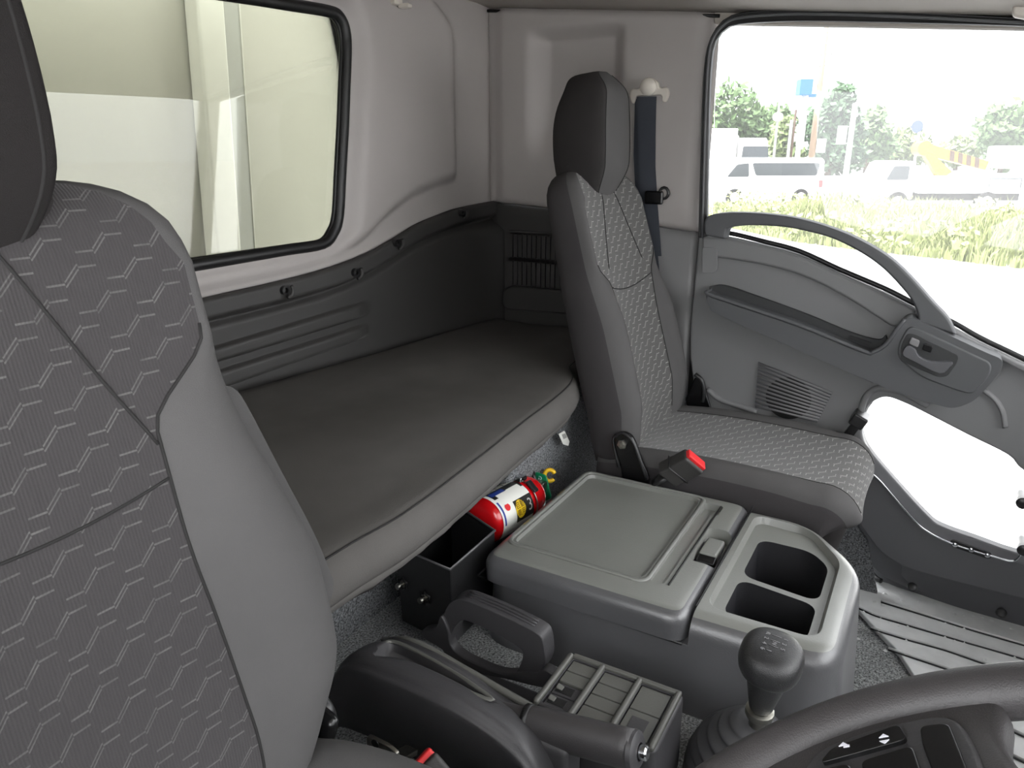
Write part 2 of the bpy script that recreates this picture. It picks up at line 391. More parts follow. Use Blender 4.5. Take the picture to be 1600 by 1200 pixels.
# lower rear trim: dark panel with a flange, cord hooks and two long grooves
def rear_trim():
    t = thing('trim_1', (1.0, 1.25, 0.6), 'dark lower trim panel along the rear wall above the bunk', None, kind='structure')
    nx = 150; zs = [0.0, .04, .08, .12, .16, .2, .24, .26, .28, .30, .32, .34, .36, .38, .40, .42, .44, .46, .48, .50, .52, .54, .56, .58, .60, .62, .66, .70, .74, .76, .78, .80, .82, .84, .88, .92, .96, .985, 1.0]
    gro = [[(p[0], p[2]) for p in l] for l in ([(0.988,1.306,0.725),(1.392,1.261,0.752)], [(0.979,1.307,0.698),(1.398,1.261,0.722)], [(0.987,1.306,0.672),(1.387,1.262,0.694)], [(1.006,1.304,0.641),(1.393,1.261,0.668)])]
    def ln(l, x): (a, b), (c, d) = l; return b + (d - b) * (x - a) / (c - a)
    xe = 1.40
    vs = []; fs = []
    nz = 90
    for i in range(nx + 1):
        x = -0.3 + 2.25 * i / nx; zt = cinterp(TRIM, x) + 0.004
        for j in range(nz + 1):
            z = 0.57 + (zt - 0.57) * j / nz
            below = zt - z
            fl = interp([(1.0, 0.042), (1.4, 0.045), (1.7, 0.043), (1.95, 0.04)], x)
            h = 0.014 + 0.016 * (1 - sstep(fl - 0.006, fl + 0.004, below)) - 0.010 * (1 - sstep(0, 0.006, below))
            h -= 0.012 * (1 - sstep(0.0, 0.016, abs(below - fl - 0.012)))
            if x < xe + 0.03:
                e = 1 - sstep(xe - 0.03, xe + 0.02, x)
                for a, b in ((0, 1), (2, 3)):
                    za, zb = ln(gro[a], x), ln(gro[b], x)
                    h += 0.013 * e * sstep(za + 0.004, za - 0.004, z) * sstep(zb - 0.004, zb + 0.003, z)
            h += 0.05 * sstep(1.62, 1.98, x) ** 2 * sstep(fl, fl + .05, below)
            vs.append((x, YW(x) - h, z))
    for i in range(nx):
        for j in range(nz):
            a = i * (nz + 1) + j; fs.append((a, a + nz + 1, a + nz + 2, a + 1))
    p = obj('trim_panel', vs, fs, 'black_trim', t); s = p.modifiers.new('solid', 'SOLIDIFY'); s.thickness = 0.006; s.offset = 0
    for c in [(1.155,1.247,0.823),(1.363,1.225,0.836),(1.508,1.209,0.893),(1.767,1.180,0.952)]:
        c = Vector(c)
        hk = tube('cord_hook', [c + Vector((0.014 * math.sin(a), -0.006, -0.014 * math.cos(a))) for a in [R(q) for q in range(-10, 131, 14)]], 0.004, 'black_trim', t, n=8)
        lathe('hook_cup', c + Vector((0, 0.012, 0)), (0, -1, 0), [(0, 0.011), (0.012, 0.010), (0.0125, 0.006), (0.004, 0.005)], 'black_metal', hk, n=16)
    return t
rear_trim()

# passenger side pillar panel
PLOW = [(p[1], p[2]) for p in [(1.950,0.544,0.914),(1.950,0.561,0.916),(1.950,0.649,0.925),(1.950,0.817,0.943),(1.950,0.987,0.962),(1.950,1.126,0.971),(1.950,1.193,0.973),(1.950,1.262,0.975)]]
PL0 = (1.950,1.049,1.429); PL1 = (1.950,0.783,1.112)
def pillar():
    nx, nz = 100, 90; vs = []; fs = []
    for i in range(nx + 1):
        y = 0.548 + (1.203 - 0.548) * i / nx; zb = interp(PLOW, y) + 0.001; zt = ZC(y) + 0.012
        for j in range(nz + 1):
            z = zb + (zt - zb) * j / nz
            e = min(y - 0.548, 1.203 - y, (z - zb) * 1.5 + 0.004, (zt - 0.014 - z) + 0.004)
            h = 0.024 * sstep(0.0, 0.022, e) ** 0.6 + 0.012 * sstep(0.03, 0.07, 1.203 - y) * sstep(0, .05, y - .548)
            ya, yb, za, zb2 = PL1[1], PL0[1], PL1[2], PL0[2]
            q = min(sstep(ya - 0.015, ya + 0.035, y), sstep(yb + 0.02, yb - 0.05, y)) * min(sstep(za - 0.03, za + 0.10, z), sstep(zb2 + 0.012, zb2 - 0.03, z))
            h -= 0.038 * q
            vs.append((1.955 - h, y, z))
    for i in range(nx):
        for j in range(nz):
            a = i * (nz + 1) + j; fs.append((a, a + nz + 1, a + nz + 2, a + 1))
    o = obj('wall_right', vs, fs, 'panel_light'); s = o.modifiers.new('solid', 'SOLIDIFY'); s.thickness = 0.008; s.offset = 0
    tag(o, 'pale grey pillar panel with shallow recess behind passenger headrest', None, kind='structure')
    # roof rail over the door
    plate('roof_rail', [(1.93, 0.556, ZC(0.556) + .01), (1.93, 0.556, ZC(.556) - 0.03), (1.93, -0.53, ZC(-0.53) - 0.02), (1.93, -0.53, ZC(-0.53) + 0.01)], (0.04, 0, 0), 'headliner', o, bev=0.006)
pillar()
def side_trim():
    t = thing('trim_2', (1.95, 0.85, 0.45), 'dark lower corner trim with slotted air vent beside passenger seat', None, kind='structure')
    def seg(name, ya, yb, mat, h0):
        vs = []; fs = []; nx, nz = 24, 30
        for i in range(nx + 1):
            y = ya + (yb - ya) * i / nx; zt = interp(PLOW, y) + 0.010
            for j in range(nz + 1):
                z = 0.35 + (zt - 0.35) * j / nz
                e = min(y - ya, yb - y, zt - z)
                h = h0 * sstep(0, 0.012, e) + 0.012 * sstep(0.05, 0.065, zt - z) * 0
                vs.append((1.955 - h, y, z))
        for i in range(nx):
            for j in range(nz):
                a = i * (nz + 1) + j; fs.append((a, a + nz + 1, a + nz + 2, a + 1))
        o = obj(name, vs, fs, mat, t); s = o.modifiers.new('solid', 'SOLIDIFY'); s.thickness = 0.006; s.offset = 0; return o
    seg('corner_panel', 0.70, 1.200, 'black_trim', 0.022)
    seg('pillar_cover', 0.553, 0.698, 'grey_trim', 0.03)
    a = [(1.930,1.114,0.889),(1.930,0.957,0.890),(1.930,0.953,0.731),(1.930,1.114,0.736)]
    vent = thing('air_vent', (1.93, a[0][1], a[2][2])); vent.parent = t; vent.location = Vector((1.93, a[0][1], a[2][2])) - wloc(t)
    plate('vent_well', [(1.932, p[1], p[2]) for p in a], (0.004, 0, 0), 'rubber', vent)
    bars = []; n = 10; ya, yb = a[0][1], a[1][1]; za, zb = a[0][2], a[2][2]
    for k in range(n + 1):
        yy = ya + (yb - ya) * k / n
        vsz = [(1.934, yy - 0.0042), (1.934, yy + 0.0042), (1.924, yy + 0.0042), (1.924, yy - 0.0042)]
        bars.append(vsz)
    vs = []; fs = []
    def addbox(x0, x1, y0, y1, z0, z1):
        b = len(vs); vs.extend([(x, y, z) for z in (z0, z1) for x, y in ((x0, y0), (x1, y0), (x1, y1), (x0, y1))])
        fs.extend([tuple(b + i for i in f) for f in ((3, 2, 1, 0), (4, 5, 6, 7), (0, 1, 5, 4), (1, 2, 6, 5), (2, 3, 7, 6), (3, 0, 4, 7))])
    for k in range(n + 1):
        yy = ya + (yb - ya) * k / n; addbox(1.922, 1.935, yy - 0.006, yy + 0.006, zb, za)
    for z in (zb - 0.004, (za + zb) / 2, za): addbox(1.922, 1.935, min(ya, yb) - 0.008, max(ya, yb) + 0.008, z - 0.006, z + 0.006)
    tag(obj('vent_slats', vs, fs, 'black_trim', vent, smooth=False), kind='stuff')
    b = [(1.910,1.136,0.717),(1.910,1.103,0.732),(1.910,0.921,0.730),(1.910,0.919,0.662),(1.910,1.125,0.655),(1.910,1.139,0.672)]
    plate('lower_ledge', rounded(b, 0.012), (0.03, 0, 0), 'black_trim', t, bev=0.008)
side_trim()

# ceiling
def ceiling():
    vs = []; fs = []; nx, ny = 24, 24
    for i in range(nx + 1):
        x = -0.25 + 2.22 * i / nx
        for j in range(ny + 1):
            y = -0.53 + (1.45 + 0.53) * j / ny
            vs.append((x, y, ZC(y) - 0.01 * (1 - sstep(0, 0.12, 1.97 - x))))
    for i in range(nx):
        for j in range(ny):
            a = i * (ny + 1) + j; fs.append((a, a + ny + 1, a + ny + 2, a + 1))
    o = obj('ceiling', vs, fs, 'headliner'); s = o.modifiers.new('solid', 'SOLIDIFY'); s.thickness = 0.02; s.offset = 1
    tag(o, 'pale cab headliner', None, kind='structure')
    tube('edge_welt', [(1.925, y, ZC(y) - 0.014) for y in [1.19 - 0.05 * k for k in range(14)]], 0.004, 'rubber', o, n=8)
ceiling()

# driver's side and front of the cab: mostly out of frame, closed so that daylight comes only through the openings
def shell():
    t = thing('wall_left', (-0.25, 0.3, 0), "driver's side of the cab with the door window wound down", None, kind='structure')
    plate('rear_pillar', [(-0.25, 0.66, -0.02), (-0.25, 1.43, -0.02), (-0.25, 1.43, 1.52), (-0.25, 0.66, 1.46)], (-0.04, 0, 0), 'panel_light', t)
    plate('roof_rail', [(-0.25, -0.55, 1.30), (-0.25, 0.68, 1.41), (-0.25, 0.68, 1.47), (-0.25, -0.55, 1.36)], (-0.04, 0, 0), 'panel_light', t)
    plate('lower_panel', [(-0.25, -0.85, 0.03), (-0.25, 0.68, 0.03), (-0.25, 0.68, 0.78), (-0.25, -0.85, 0.62)], (-0.04, 0, 0), 'door_grey', t)
    plate('door_sill', [(-0.25, -0.85, -0.06), (-0.25, 0.68, -0.06), (-0.25, 0.68, 0.03), (-0.25, -0.85, 0.03)], (-0.05, 0, 0), 'door_lower', t, bev=0.008)
    plate('front_pillar', [(-0.25, -0.86, 0.0), (-0.25, -0.72, 0.0), (-0.25, -0.72, 0.6), (-0.25, -0.46, 1.33), (-0.25, -0.56, 1.33), (-0.25, -0.86, 0.6)], (-0.05, 0, 0), 'panel_light', t)
    ws = thing('window_2', (0.85, -0.84, 0.6), 'slanting windscreen pane', None, kind='structure')
    plate('glass', [(-0.26, -0.84, 0.6), (1.96, -0.84, 0.6), (1.96, -0.53, 1.33), (-0.26, -0.53, 1.33)], (0, -0.004, 0), 'glass_tint', ws)
    jb = thing('trim_4', (1.965, 0.55, 0.2), 'black rubber door jamb seal beside the pillar', None, kind='structure')
    plate('jamb_seal', [(1.945, 0.46, 0.10), (1.945, 0.66, 0.10), (1.945, 0.66, 0.95), (1.945, 0.535, 0.92), (1.945, 0.50, 0.6)], (0.015, 0, 0), 'rubber', jb)
    f = thing('wall_front', (0.85, -0.85, 0), 'front wall with dashboard below the windscreen', None, kind='structure')
    plate('firewall', [(-0.27, -0.85, 0), (1.97, -0.85, 0), (1.97, -0.85, 0.62), (-0.27, -0.85, 0.62)], (0, -0.04, 0), 'black_trim', f)
    plate('dashboard', [(-0.25, -0.85, 0.3), (-0.25, -0.52, 0.3), (-0.25, -0.47, 0.52), (-0.25, -0.55, 0.62), (-0.25, -0.85, 0.64)], (2.2, 0, 0), 'console', f, bev=0.02)
    plate('passenger_pillar', [(1.93, -0.86, 0.0), (1.93, -0.74, 0.0), (1.93, -0.74, 0.6), (1.93, -0.46, 1.33), (1.93, -0.56, 1.33), (1.93, -0.86, 0.6)], (0.05, 0, 0), 'panel_light', f)
    plate('passenger_kick_panel', [(1.94, -0.86, -0.02), (1.94, -0.45, -0.02), (1.94, -0.45, 0.62), (1.94, -0.86, 0.62)], (0.03, 0, 0), 'door_lower', f)
shell()

# floor: footwell, raised engine tunnel, carpet box under the bunk
def floor():
    f = thing('floor', (0.9, 0.2, 0), 'grey carpeted cab floor with raised middle tunnel', None, kind='structure')
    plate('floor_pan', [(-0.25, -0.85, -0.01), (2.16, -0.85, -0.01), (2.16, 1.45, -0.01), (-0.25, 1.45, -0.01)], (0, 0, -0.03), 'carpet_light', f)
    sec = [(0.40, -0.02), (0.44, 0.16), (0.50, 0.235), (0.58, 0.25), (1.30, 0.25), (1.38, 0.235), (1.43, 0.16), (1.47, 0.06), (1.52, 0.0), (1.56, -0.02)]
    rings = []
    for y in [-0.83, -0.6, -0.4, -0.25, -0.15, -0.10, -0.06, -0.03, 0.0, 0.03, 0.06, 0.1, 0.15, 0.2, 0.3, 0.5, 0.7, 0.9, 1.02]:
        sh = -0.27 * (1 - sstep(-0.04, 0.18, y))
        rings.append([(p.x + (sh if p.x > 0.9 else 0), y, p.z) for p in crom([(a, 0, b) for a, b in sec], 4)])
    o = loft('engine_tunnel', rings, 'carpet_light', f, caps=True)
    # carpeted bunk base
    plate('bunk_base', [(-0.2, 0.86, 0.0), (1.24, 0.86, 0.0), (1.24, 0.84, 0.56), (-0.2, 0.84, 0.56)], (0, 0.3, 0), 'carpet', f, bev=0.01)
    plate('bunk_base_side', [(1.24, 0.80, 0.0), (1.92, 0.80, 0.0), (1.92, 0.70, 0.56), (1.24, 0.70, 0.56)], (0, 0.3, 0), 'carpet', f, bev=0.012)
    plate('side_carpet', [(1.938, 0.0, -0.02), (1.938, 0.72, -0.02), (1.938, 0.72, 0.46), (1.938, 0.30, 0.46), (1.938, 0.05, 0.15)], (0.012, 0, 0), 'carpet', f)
    return f
FLOOR = floor()

# ================================================================== passenger door
def door():
    d = thing('door_1', (1.95, 0.1, 0.1), 'grey passenger door trim with armrest, arched handle and two windows', None, kind='structure')
    belt = [(1.920,0.549,0.910),(1.920,0.476,0.910),(1.920,0.381,0.894),(1.920,0.297,0.876),(1.920,0.199,0.838),(1.920,0.100,0.801),(1.920,0.037,0.774),(1.920,-0.051,0.735),(1.920,-0.110,0.707),(1.920,-0.198,0.670),(1.920,-0.440,0.567)]
    under = [(1.920,-0.494,0.307),(1.920,-0.344,0.383),(1.920,-0.242,0.422),(1.920,-0.206,0.453),(1.920,-0.121,0.486),(1.920,-0.034,0.521),(1.920,0.017,0.540),(1.920,0.059,0.549),(1.920,0.086,0.533),(1.920,0.098,0.509),(1.920,0.102,0.476),(1.920,0.098,0.440),(1.920,0.081,0.403),(1.920,0.104,0.283),(1.920,0.306,0.234),(1.920,0.521,0.321),(1.920,0.525,0.472),(1.920,0.548,0.579),(1.920,0.554,0.668)]
    plate('trim_panel', crom(belt, 4) + crom(under[:13], 4) + [Vector(p) for p in under[13:]], (0.03, 0, 0), 'door_grey', d, bev=0.006)
    # raised shoulder under the window sill
    sh = crom([(1.905,0.537,0.909),(1.905,0.472,0.909),(1.905,0.377,0.892),(1.905,0.294,0.874),(1.905,0.197,0.837),(1.905,0.099,0.800),(1.905,0.029,0.771)], 4) + crom([(1.905,0.032,0.747),(1.905,0.063,0.725),(1.905,0.103,0.743),(1.905,0.166,0.778),(1.905,0.242,0.813),(1.905,0.318,0.837),(1.905,0.397,0.850),(1.905,0.492,0.858),(1.905,0.533,0.858)], 4)
    plate('sill_shoulder', sh, (0.02, 0, 0), 'door_grey', d, bev=0.008, seg=4)
    fr = crom([(1.900,0.033,0.751),(1.900,-0.054,0.719),(1.900,-0.122,0.689),(1.900,-0.199,0.656),(1.900,-0.440,0.551)], 3) + [(1.900,-0.438,0.562)] + crom([(1.900,-0.437,0.567),(1.900,-0.197,0.672),(1.900,-0.109,0.708),(1.900,-0.051,0.736),(1.900,0.016,0.767)], 3)
    plate('front_sill', fr, (0.03, 0, 0), 'door_grey', d, bev=0.005)
    # small service cover near the hinge pillar
    plate('service_cover', rounded([(1.903,0.533,0.883),(1.903,0.495,0.884),(1.903,0.489,0.834),(1.903,0.496,0.818),(1.903,0.528,0.816)], 0.008), (0.004, 0, 0), 'door_grey', d, bev=0.0015)
    plate('belt_cover', rounded([(1.895,-0.088,0.714),(1.895,-0.153,0.689),(1.895,-0.151,0.671),(1.895,-0.090,0.696)], 0.006), (0.006, 0, 0), 'door_grey', d, bev=0.002)
    tube('window_weatherstrip', [Vector(p) + Vector((0, 0, 0.004)) for p in crom([(1.935,0.553,0.915),(1.935,0.480,0.915),(1.935,0.384,0.898),(1.935,0.300,0.880),(1.935,0.202,0.842),(1.935,0.102,0.806),(1.935,0.038,0.778),(1.935,-0.051,0.740),(1.935,-0.109,0.711),(1.935,-0.198,0.674),(1.935,-0.442,0.569)], 4)], 0.006, 'rubber', d, n=8)
    # upper window frame
    outer = crom([(1.902,0.546,0.905),(1.902,0.555,1.097),(1.902,0.562,1.247),(1.902,0.562,1.333),(1.902,0.552,1.379),(1.902,0.529,1.411),(1.902,0.484,1.426),(1.902,0.354,1.423),(1.902,0.158,1.402),(1.902,-0.074,1.371),(1.902,-0.278,1.340)], 5)
    inner = crom([(1.912,0.526,0.905),(1.912,0.538,1.097),(1.912,0.547,1.247),(1.912,0.548,1.334),(1.912,0.542,1.370),(1.912,0.522,1.394),(1.912,0.484,1.403),(1.912,0.353,1.399),(1.912,0.156,1.381),(1.912,-0.077,1.357),(1.912,-0.282,1.330)], 5)
    strip('window_frame', outer, inner, (0.02, 0, 0), 'rubber', d, n=60, bev=0.004)
    tube('frame_bead', crom([(1.902,0.535,0.906),(1.902,0.545,1.097),(1.902,0.552,1.247),(1.902,0.553,1.333),(1.902,0.545,1.375),(1.902,0.523,1.402),(1.902,0.483,1.415),(1.902,0.353,1.412),(1.902,0.157,1.392),(1.902,-0.075,1.362),(1.902,-0.280,1.334)], 5), 0.0035, 'door_dark', d, n=8)
    g = [Vector(p) for p in inner] + [Vector(p) for p in [(1.940,-0.443,0.572),(1.940,-0.198,0.675),(1.940,-0.050,0.742),(1.940,0.102,0.806),(1.940,0.301,0.881),(1.940,0.481,0.915)]]
    plate('window_glass', [(1.962, p[1], p[2]) for p in g], (0.004, 0, 0), 'glass_clear', d)
    # lower quarter window
    bright = crom([(1.950,0.060,0.538),(1.950,0.087,0.522),(1.950,0.098,0.500),(1.950,0.103,0.466),(1.950,0.098,0.433),(1.950,0.077,0.393),(1.950,0.017,0.333),(1.950,-0.033,0.286),(1.950,-0.074,0.249),(1.950,-0.112,0.229),(1.950,-0.182,0.217),(1.950,-0.259,0.204),(1.950,-0.332,0.205),(1.950,-0.396,0.248),(1.950,-0.401,0.314),(1.950,-0.349,0.372),(1.950,-0.245,0.416),(1.950,-0.209,0.444),(1.950,-0.122,0.478),(1.950,-0.034,0.513),(1.950,0.017,0.532)], 4, True)
    plate('lower_glass', [(1.966, p.y, p.z) for p in bright], (0.004, 0, 0), 'glass_lower', d)
    oc = crom([(1.930,0.098,0.548),(1.930,0.114,0.505),(1.930,0.116,0.462),(1.930,0.108,0.412),(1.930,0.073,0.349),(1.930,0.040,0.318),(1.930,-0.040,0.240),(1.930,-0.080,0.214),(1.930,-0.133,0.198),(1.930,-0.219,0.188),(1.930,-0.297,0.184),(1.930,-0.390,0.206)], 5)
    ic = crom([(1.945,0.087,0.525),(1.945,0.097,0.502),(1.945,0.102,0.468),(1.945,0.098,0.434),(1.945,0.076,0.395),(1.945,0.017,0.335),(1.945,-0.074,0.251),(1.945,-0.111,0.231),(1.945,-0.181,0.219),(1.945,-0.258,0.206),(1.945,-0.331,0.207),(1.945,-0.392,0.239)], 5)
    strip('lower_seal', oc, ic, (0.03, 0, 0), 'door_lower', d, n=70, bev=0.004)
    tube('seal_bead', crom([(1.926,0.098,0.406),(1.926,0.074,0.354),(1.926,0.040,0.325),(1.926,-0.040,0.246),(1.926,-0.079,0.219),(1.926,-0.133,0.202),(1.926,-0.218,0.192),(1.926,-0.260,0.191),(1.926,-0.274,0.214)], 6), 0.003, 'chrome', d, n=8)
    pl = plate('drain_plate', rounded([(1.925,-0.128,0.207),(1.925,-0.135,0.212),(1.925,-0.214,0.200),(1.925,-0.220,0.190),(1.925,-0.213,0.182),(1.925,-0.135,0.193)], 0.006), (0.006, 0, 0), 'black_gloss', d, bev=0.002)
    for c in [(1.925,-0.140,0.201),(1.925,-0.175,0.197),(1.925,-0.209,0.192)]: lathe('screw', c, (-1, 0, 0), [(0, 0.006), (0.002, 0.006), (0.004, 0.003), (0.0041, 0.0001)], 'chrome', pl, n=12)
    # lower panel below the window
    up = crom([(1.934,0.118,0.469),(1.934,0.092,0.378),(1.934,0.050,0.333),(1.934,-0.039,0.249),(1.934,-0.081,0.223),(1.934,-0.136,0.206),(1.934,-0.218,0.196),(1.934,-0.296,0.192),(1.934,-0.517,0.203)], 5)
    lo = crom([(1.920,0.116,0.280),(1.920,0.087,0.222),(1.920,0.049,0.173),(1.920,0.008,0.133),(1.920,-0.041,0.113),(1.920,-0.103,0.106),(1.920,-0.222,0.103),(1.920,-0.298,0.103),(1.920,-0.536,0.102)], 5)
    strip('lower_panel', up, lo, (0.03, 0, 0), 'door_lower', d, n=60, bev=0.006)
    # window knobs at the frame edge
    for c in [(1.900,-0.249,0.357),(1.900,-0.271,0.243)]: lathe('lock_knob', c, (-1, 0, 0), [(-0.05, 0.008), (0, 0.010), (0.002, 0.014), (0.014, 0.014), (0.018, 0.008), (0.0181, 0.0001)], 'black_metal', d, n=16)
    # arched grab handle
    ho = crom([(1.870,0.520,0.916),(1.870,0.524,0.949),(1.870,0.509,0.967),(1.870,0.456,0.975),(1.870,0.378,0.975),(1.870,0.299,0.967),(1.870,0.220,0.947),(1.870,0.158,0.923),(1.870,0.095,0.888),(1.870,0.046,0.847),(1.870,-0.003,0.798),(1.870,-0.039,0.763),(1.870,-0.060,0.729)], 5)
    hi = crom([(1.870,0.468,0.909),(1.870,0.467,0.925),(1.870,0.458,0.938),(1.870,0.412,0.946),(1.870,0.335,0.946),(1.870,0.277,0.938),(1.870,0.218,0.924),(1.870,0.154,0.895),(1.870,0.105,0.863),(1.870,0.060,0.821),(1.870,0.037,0.794),(1.870,0.024,0.769),(1.870,0.017,0.748)], 5)
    strip('grab_handle', ho, hi, (0.045, 0, 0), 'door_dark', d, n=90, bev=0.013)
    # armrest with map pocket
    a = thing('armrest', (1.9, 0.2, 0.6)); a.parent = d; a.location = Vector((1.9, 0.2, 0.6)) - wloc(d)
    rim = crom([(1.850,0.498,0.780),(1.850,0.491,0.771),(1.850,0.404,0.750),(1.850,0.267,0.717),(1.850,0.123,0.672),(1.850,0.100,0.672),(1.850,0.076,0.694),(1.850,0.059,0.731),(1.850,0.046,0.757),(1.850,0.033,0.762)], 4)
    topl = rim + crom([(1.850,0.033,0.762),(1.850,-0.054,0.728),(1.850,-0.118,0.703),(1.850,-0.146,0.693),(1.850,-0.153,0.684)], 5)[1:]
    botl = crom([(1.850,0.497,0.762),(1.850,0.488,0.740),(1.850,0.467,0.724),(1.850,0.372,0.692),(1.850,0.240,0.649),(1.850,0.114,0.608),(1.850,0.020,0.581),(1.850,-0.048,0.569),(1.850,-0.079,0.568),(1.850,-0.104,0.582),(1.850,-0.121,0.601),(1.850,-0.143,0.643),(1.850,-0.153,0.665)], 5)
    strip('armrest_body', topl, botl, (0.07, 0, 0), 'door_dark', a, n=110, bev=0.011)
    tube('armrest_shade_line', [p + Vector((0.066, 0, -0.003)) for p in botl], 0.006, 'rubber', a, n=8)  # dark tube painting in the shadow under the armrest
    tube('pocket_rim', crom([(1.850,0.498,0.781),(1.850,0.491,0.772),(1.850,0.404,0.751),(1.850,0.267,0.718),(1.850,0.123,0.674),(1.850,0.100,0.674),(1.850,0.076,0.695),(1.850,0.059,0.732),(1.850,0.046,0.757)], 4), 0.005, 'door_dark', a, n=8)
    pw = crom([(1.902,0.506,0.782),(1.902,0.469,0.789),(1.902,0.388,0.770),(1.902,0.259,0.735),(1.902,0.156,0.702),(1.902,0.096,0.692),(1.902,0.081,0.705)], 4) + crom([(1.902,0.070,0.681),(1.902,0.101,0.646),(1.902,0.124,0.643),(1.902,0.273,0.688),(1.902,0.414,0.721),(1.902,0.504,0.754)], 4)
    plate('pocket_wall', pw, (0.012, 0, 0), 'pocket', a)
    plate('pocket_slot', rounded([(1.898,0.157,0.696),(1.898,0.108,0.684),(1.898,0.113,0.675),(1.898,0.159,0.688)], 0.003), (0.006, 0, 0), 'rubber', a)
    # latch bezel
    bz = plate('handle_bezel', rounded([(1.846,0.035,0.748),(1.846,-0.134,0.681),(1.846,-0.135,0.652),(1.846,-0.110,0.605),(1.846,-0.085,0.608),(1.846,-0.007,0.629),(1.846,0.048,0.667),(1.846,0.051,0.699)], 0.02), (0.008, 0, 0), 'door_dark', a, bev=0.004)
    plate('handle_well', rounded([(1.844,0.044,0.698),(1.844,0.037,0.726),(1.844,0.023,0.727),(1.844,-0.071,0.690),(1.844,-0.070,0.673),(1.844,-0.056,0.640),(1.844,-0.040,0.635),(1.844,0.041,0.662)], 0.008), (0.004, 0, 0), 'pocket', bz, bev=0.0015)
    hp = crom([(1.832,0.038,0.692),(1.832,0.029,0.703),(1.832,0.015,0.695),(1.832,0.005,0.680),(1.832,-0.020,0.672),(1.832,-0.059,0.676),(1.832,-0.057,0.664),(1.832,-0.040,0.647),(1.832,0.011,0.666),(1.832,0.037,0.678)], 3, True)
    plate('latch_paddle', hp, (0.012, 0, 0), 'door_lower', bz, bev=0.004)
    plate('lock_button', rounded([(1.832,0.027,0.721),(1.832,0.009,0.715),(1.832,0.011,0.700),(1.832,0.030,0.707)], 0.004), (0.010, 0, 0), 'grey_trim', bz, bev=0.002)
    k = plate('lock_bezel', rounded([(1.836,0.000,0.711),(1.836,-0.018,0.705),(1.836,-0.016,0.690),(1.836,0.002,0.696)], 0.003), (0.006, 0, 0), 'black_gloss', bz, bev=0.0015)
    # hatch latch block on the quarter window
    lb = rbox('window_latch', (1.900,0.110,0.491), (0.06, 0.036, 0.032), 'black_metal', d, bev=0.005, rot=Matrix.Rotation(R(25), 3, 'X'))
    rbox('latch_arm', (1.915,0.123,0.455), (0.02, 0.022, 0.06), 'black_metal', lb, bev=0.004, rot=Matrix.Rotation(R(25), 3, 'X'))
    tube('surround_bead', crom([(1.915,0.110,0.502),(1.915,0.105,0.541),(1.915,0.086,0.567),(1.915,0.055,0.572),(1.915,0.013,0.563),(1.915,-0.030,0.545)], 5), 0.008, 'door_grey', d, n=10)
    # speaker: round dark cone behind slanting slats
    q = [Vector(p) for p in [(1.917,0.366,0.596),(1.917,0.180,0.543),(1.917,0.206,0.458),(1.917,0.362,0.470)]]
    sp = thing('speaker_grille', q[3]); sp.parent = d; sp.location = q[3] - wloc(d)
    cc = Vector((1.916,0.282,0.511))
    lathe('speaker_cone', cc + Vector((-0.0022, 0, 0)), (-1, 0, 0), [(0, 0.056), (0.001, 0.056), (0.0015, 0.0001)], 'rubber', sp, n=40)
    plate('grille_back', [p + Vector((-0.002, 0, 0)) for p in q], (0.004, 0, 0), 'door_lower', sp)
    n = 11
    for i in range(n):
        t = (i + 0.3) / n
        A = q[0].lerp(q[3], t); B = q[1].lerp(q[2], t)
        tube('slat', [A + Vector((-.003, 0, 0)), A.lerp(B, .5) + Vector((-.003, 0, 0)), B + Vector((-.003, 0, 0))], 0.0033, 'door_grey', sp, n=6, flat=(1, 1))
    tube('trim_step', crom([(1.918,0.493,0.500),(1.918,0.456,0.477),(1.918,0.395,0.466),(1.918,0.358,0.458)], 4), 0.008, 'door_grey', d, n=8)
    # curved pressed rib ahead of the armrest
    tube('pressed_rib', crom([(1.918,-0.133,0.600),(1.918,-0.159,0.582),(1.918,-0.179,0.553),(1.918,-0.189,0.519)], 5), 0.007, 'door_grey', d, n=8, flat=(1, .6))
    return d
door()

# door sill with fasteners
def sill():
    s = thing('trim_3', (1.9, -0.1, 0), 'dark door sill step plate with two round fasteners', None, kind='structure')
    A = crom([(1.938,0.122,0.262),(1.938,0.099,0.227),(1.938,0.056,0.181),(1.938,0.012,0.142),(1.938,-0.038,0.123),(1.938,-0.101,0.116),(1.938,-0.221,0.112),(1.938,-0.297,0.112),(1.938,-0.538,0.107)], 4)
    B = crom([(2.413,0.174,0.012),(2.252,0.120,0.012),(2.129,0.063,0.012),(2.032,0.015,0.012),(2.004,-0.023,0.012),(1.993,-0.083,0.012),(1.975,-0.178,0.012),(1.966,-0.316,0.012),(1.955,-0.560,0.012)], 4)
    n = 60; A = resample(A, n); B = resample(B, n); rings = []
    for a, b in zip(A, B):
        m = a.lerp(b, 0.5) + Vector((-0.006, 0, 0.012))
        rings.append([a + Vector((0.05, 0, 0.0)), a, a.lerp(m, .5) + Vector((-.004, 0, .003)), m, m.lerp(b, .6) + Vector((0, 0, 0.004)), b, b + Vector((0, 0, -0.03)), a + Vector((0.05, 0, -0.1))])
    o = loft('sill_plate', rings, 'door_lower', s); bevel(o, 0.003, 2)
    for c in [(1.935,-0.067,0.076),(1.935,-0.259,0.067)]: lathe('fastener', Vector(c) + Vector((-0.03, 0, -0.006)), (-0.6, 0, 1), [(-.004, 0.012), (0.003, 0.011), (0.006, 0.006), (0.0061, 0.0001)], 'black_metal', s, n=16)
    tube('carpet_welt', crom([(2.343,0.173,0.020),(2.209,0.127,0.020),(2.085,0.063,0.020),(2.003,0.022,0.020),(1.985,0.003,0.020)], 5), 0.007, 'rubber', s, n=8)
sill()

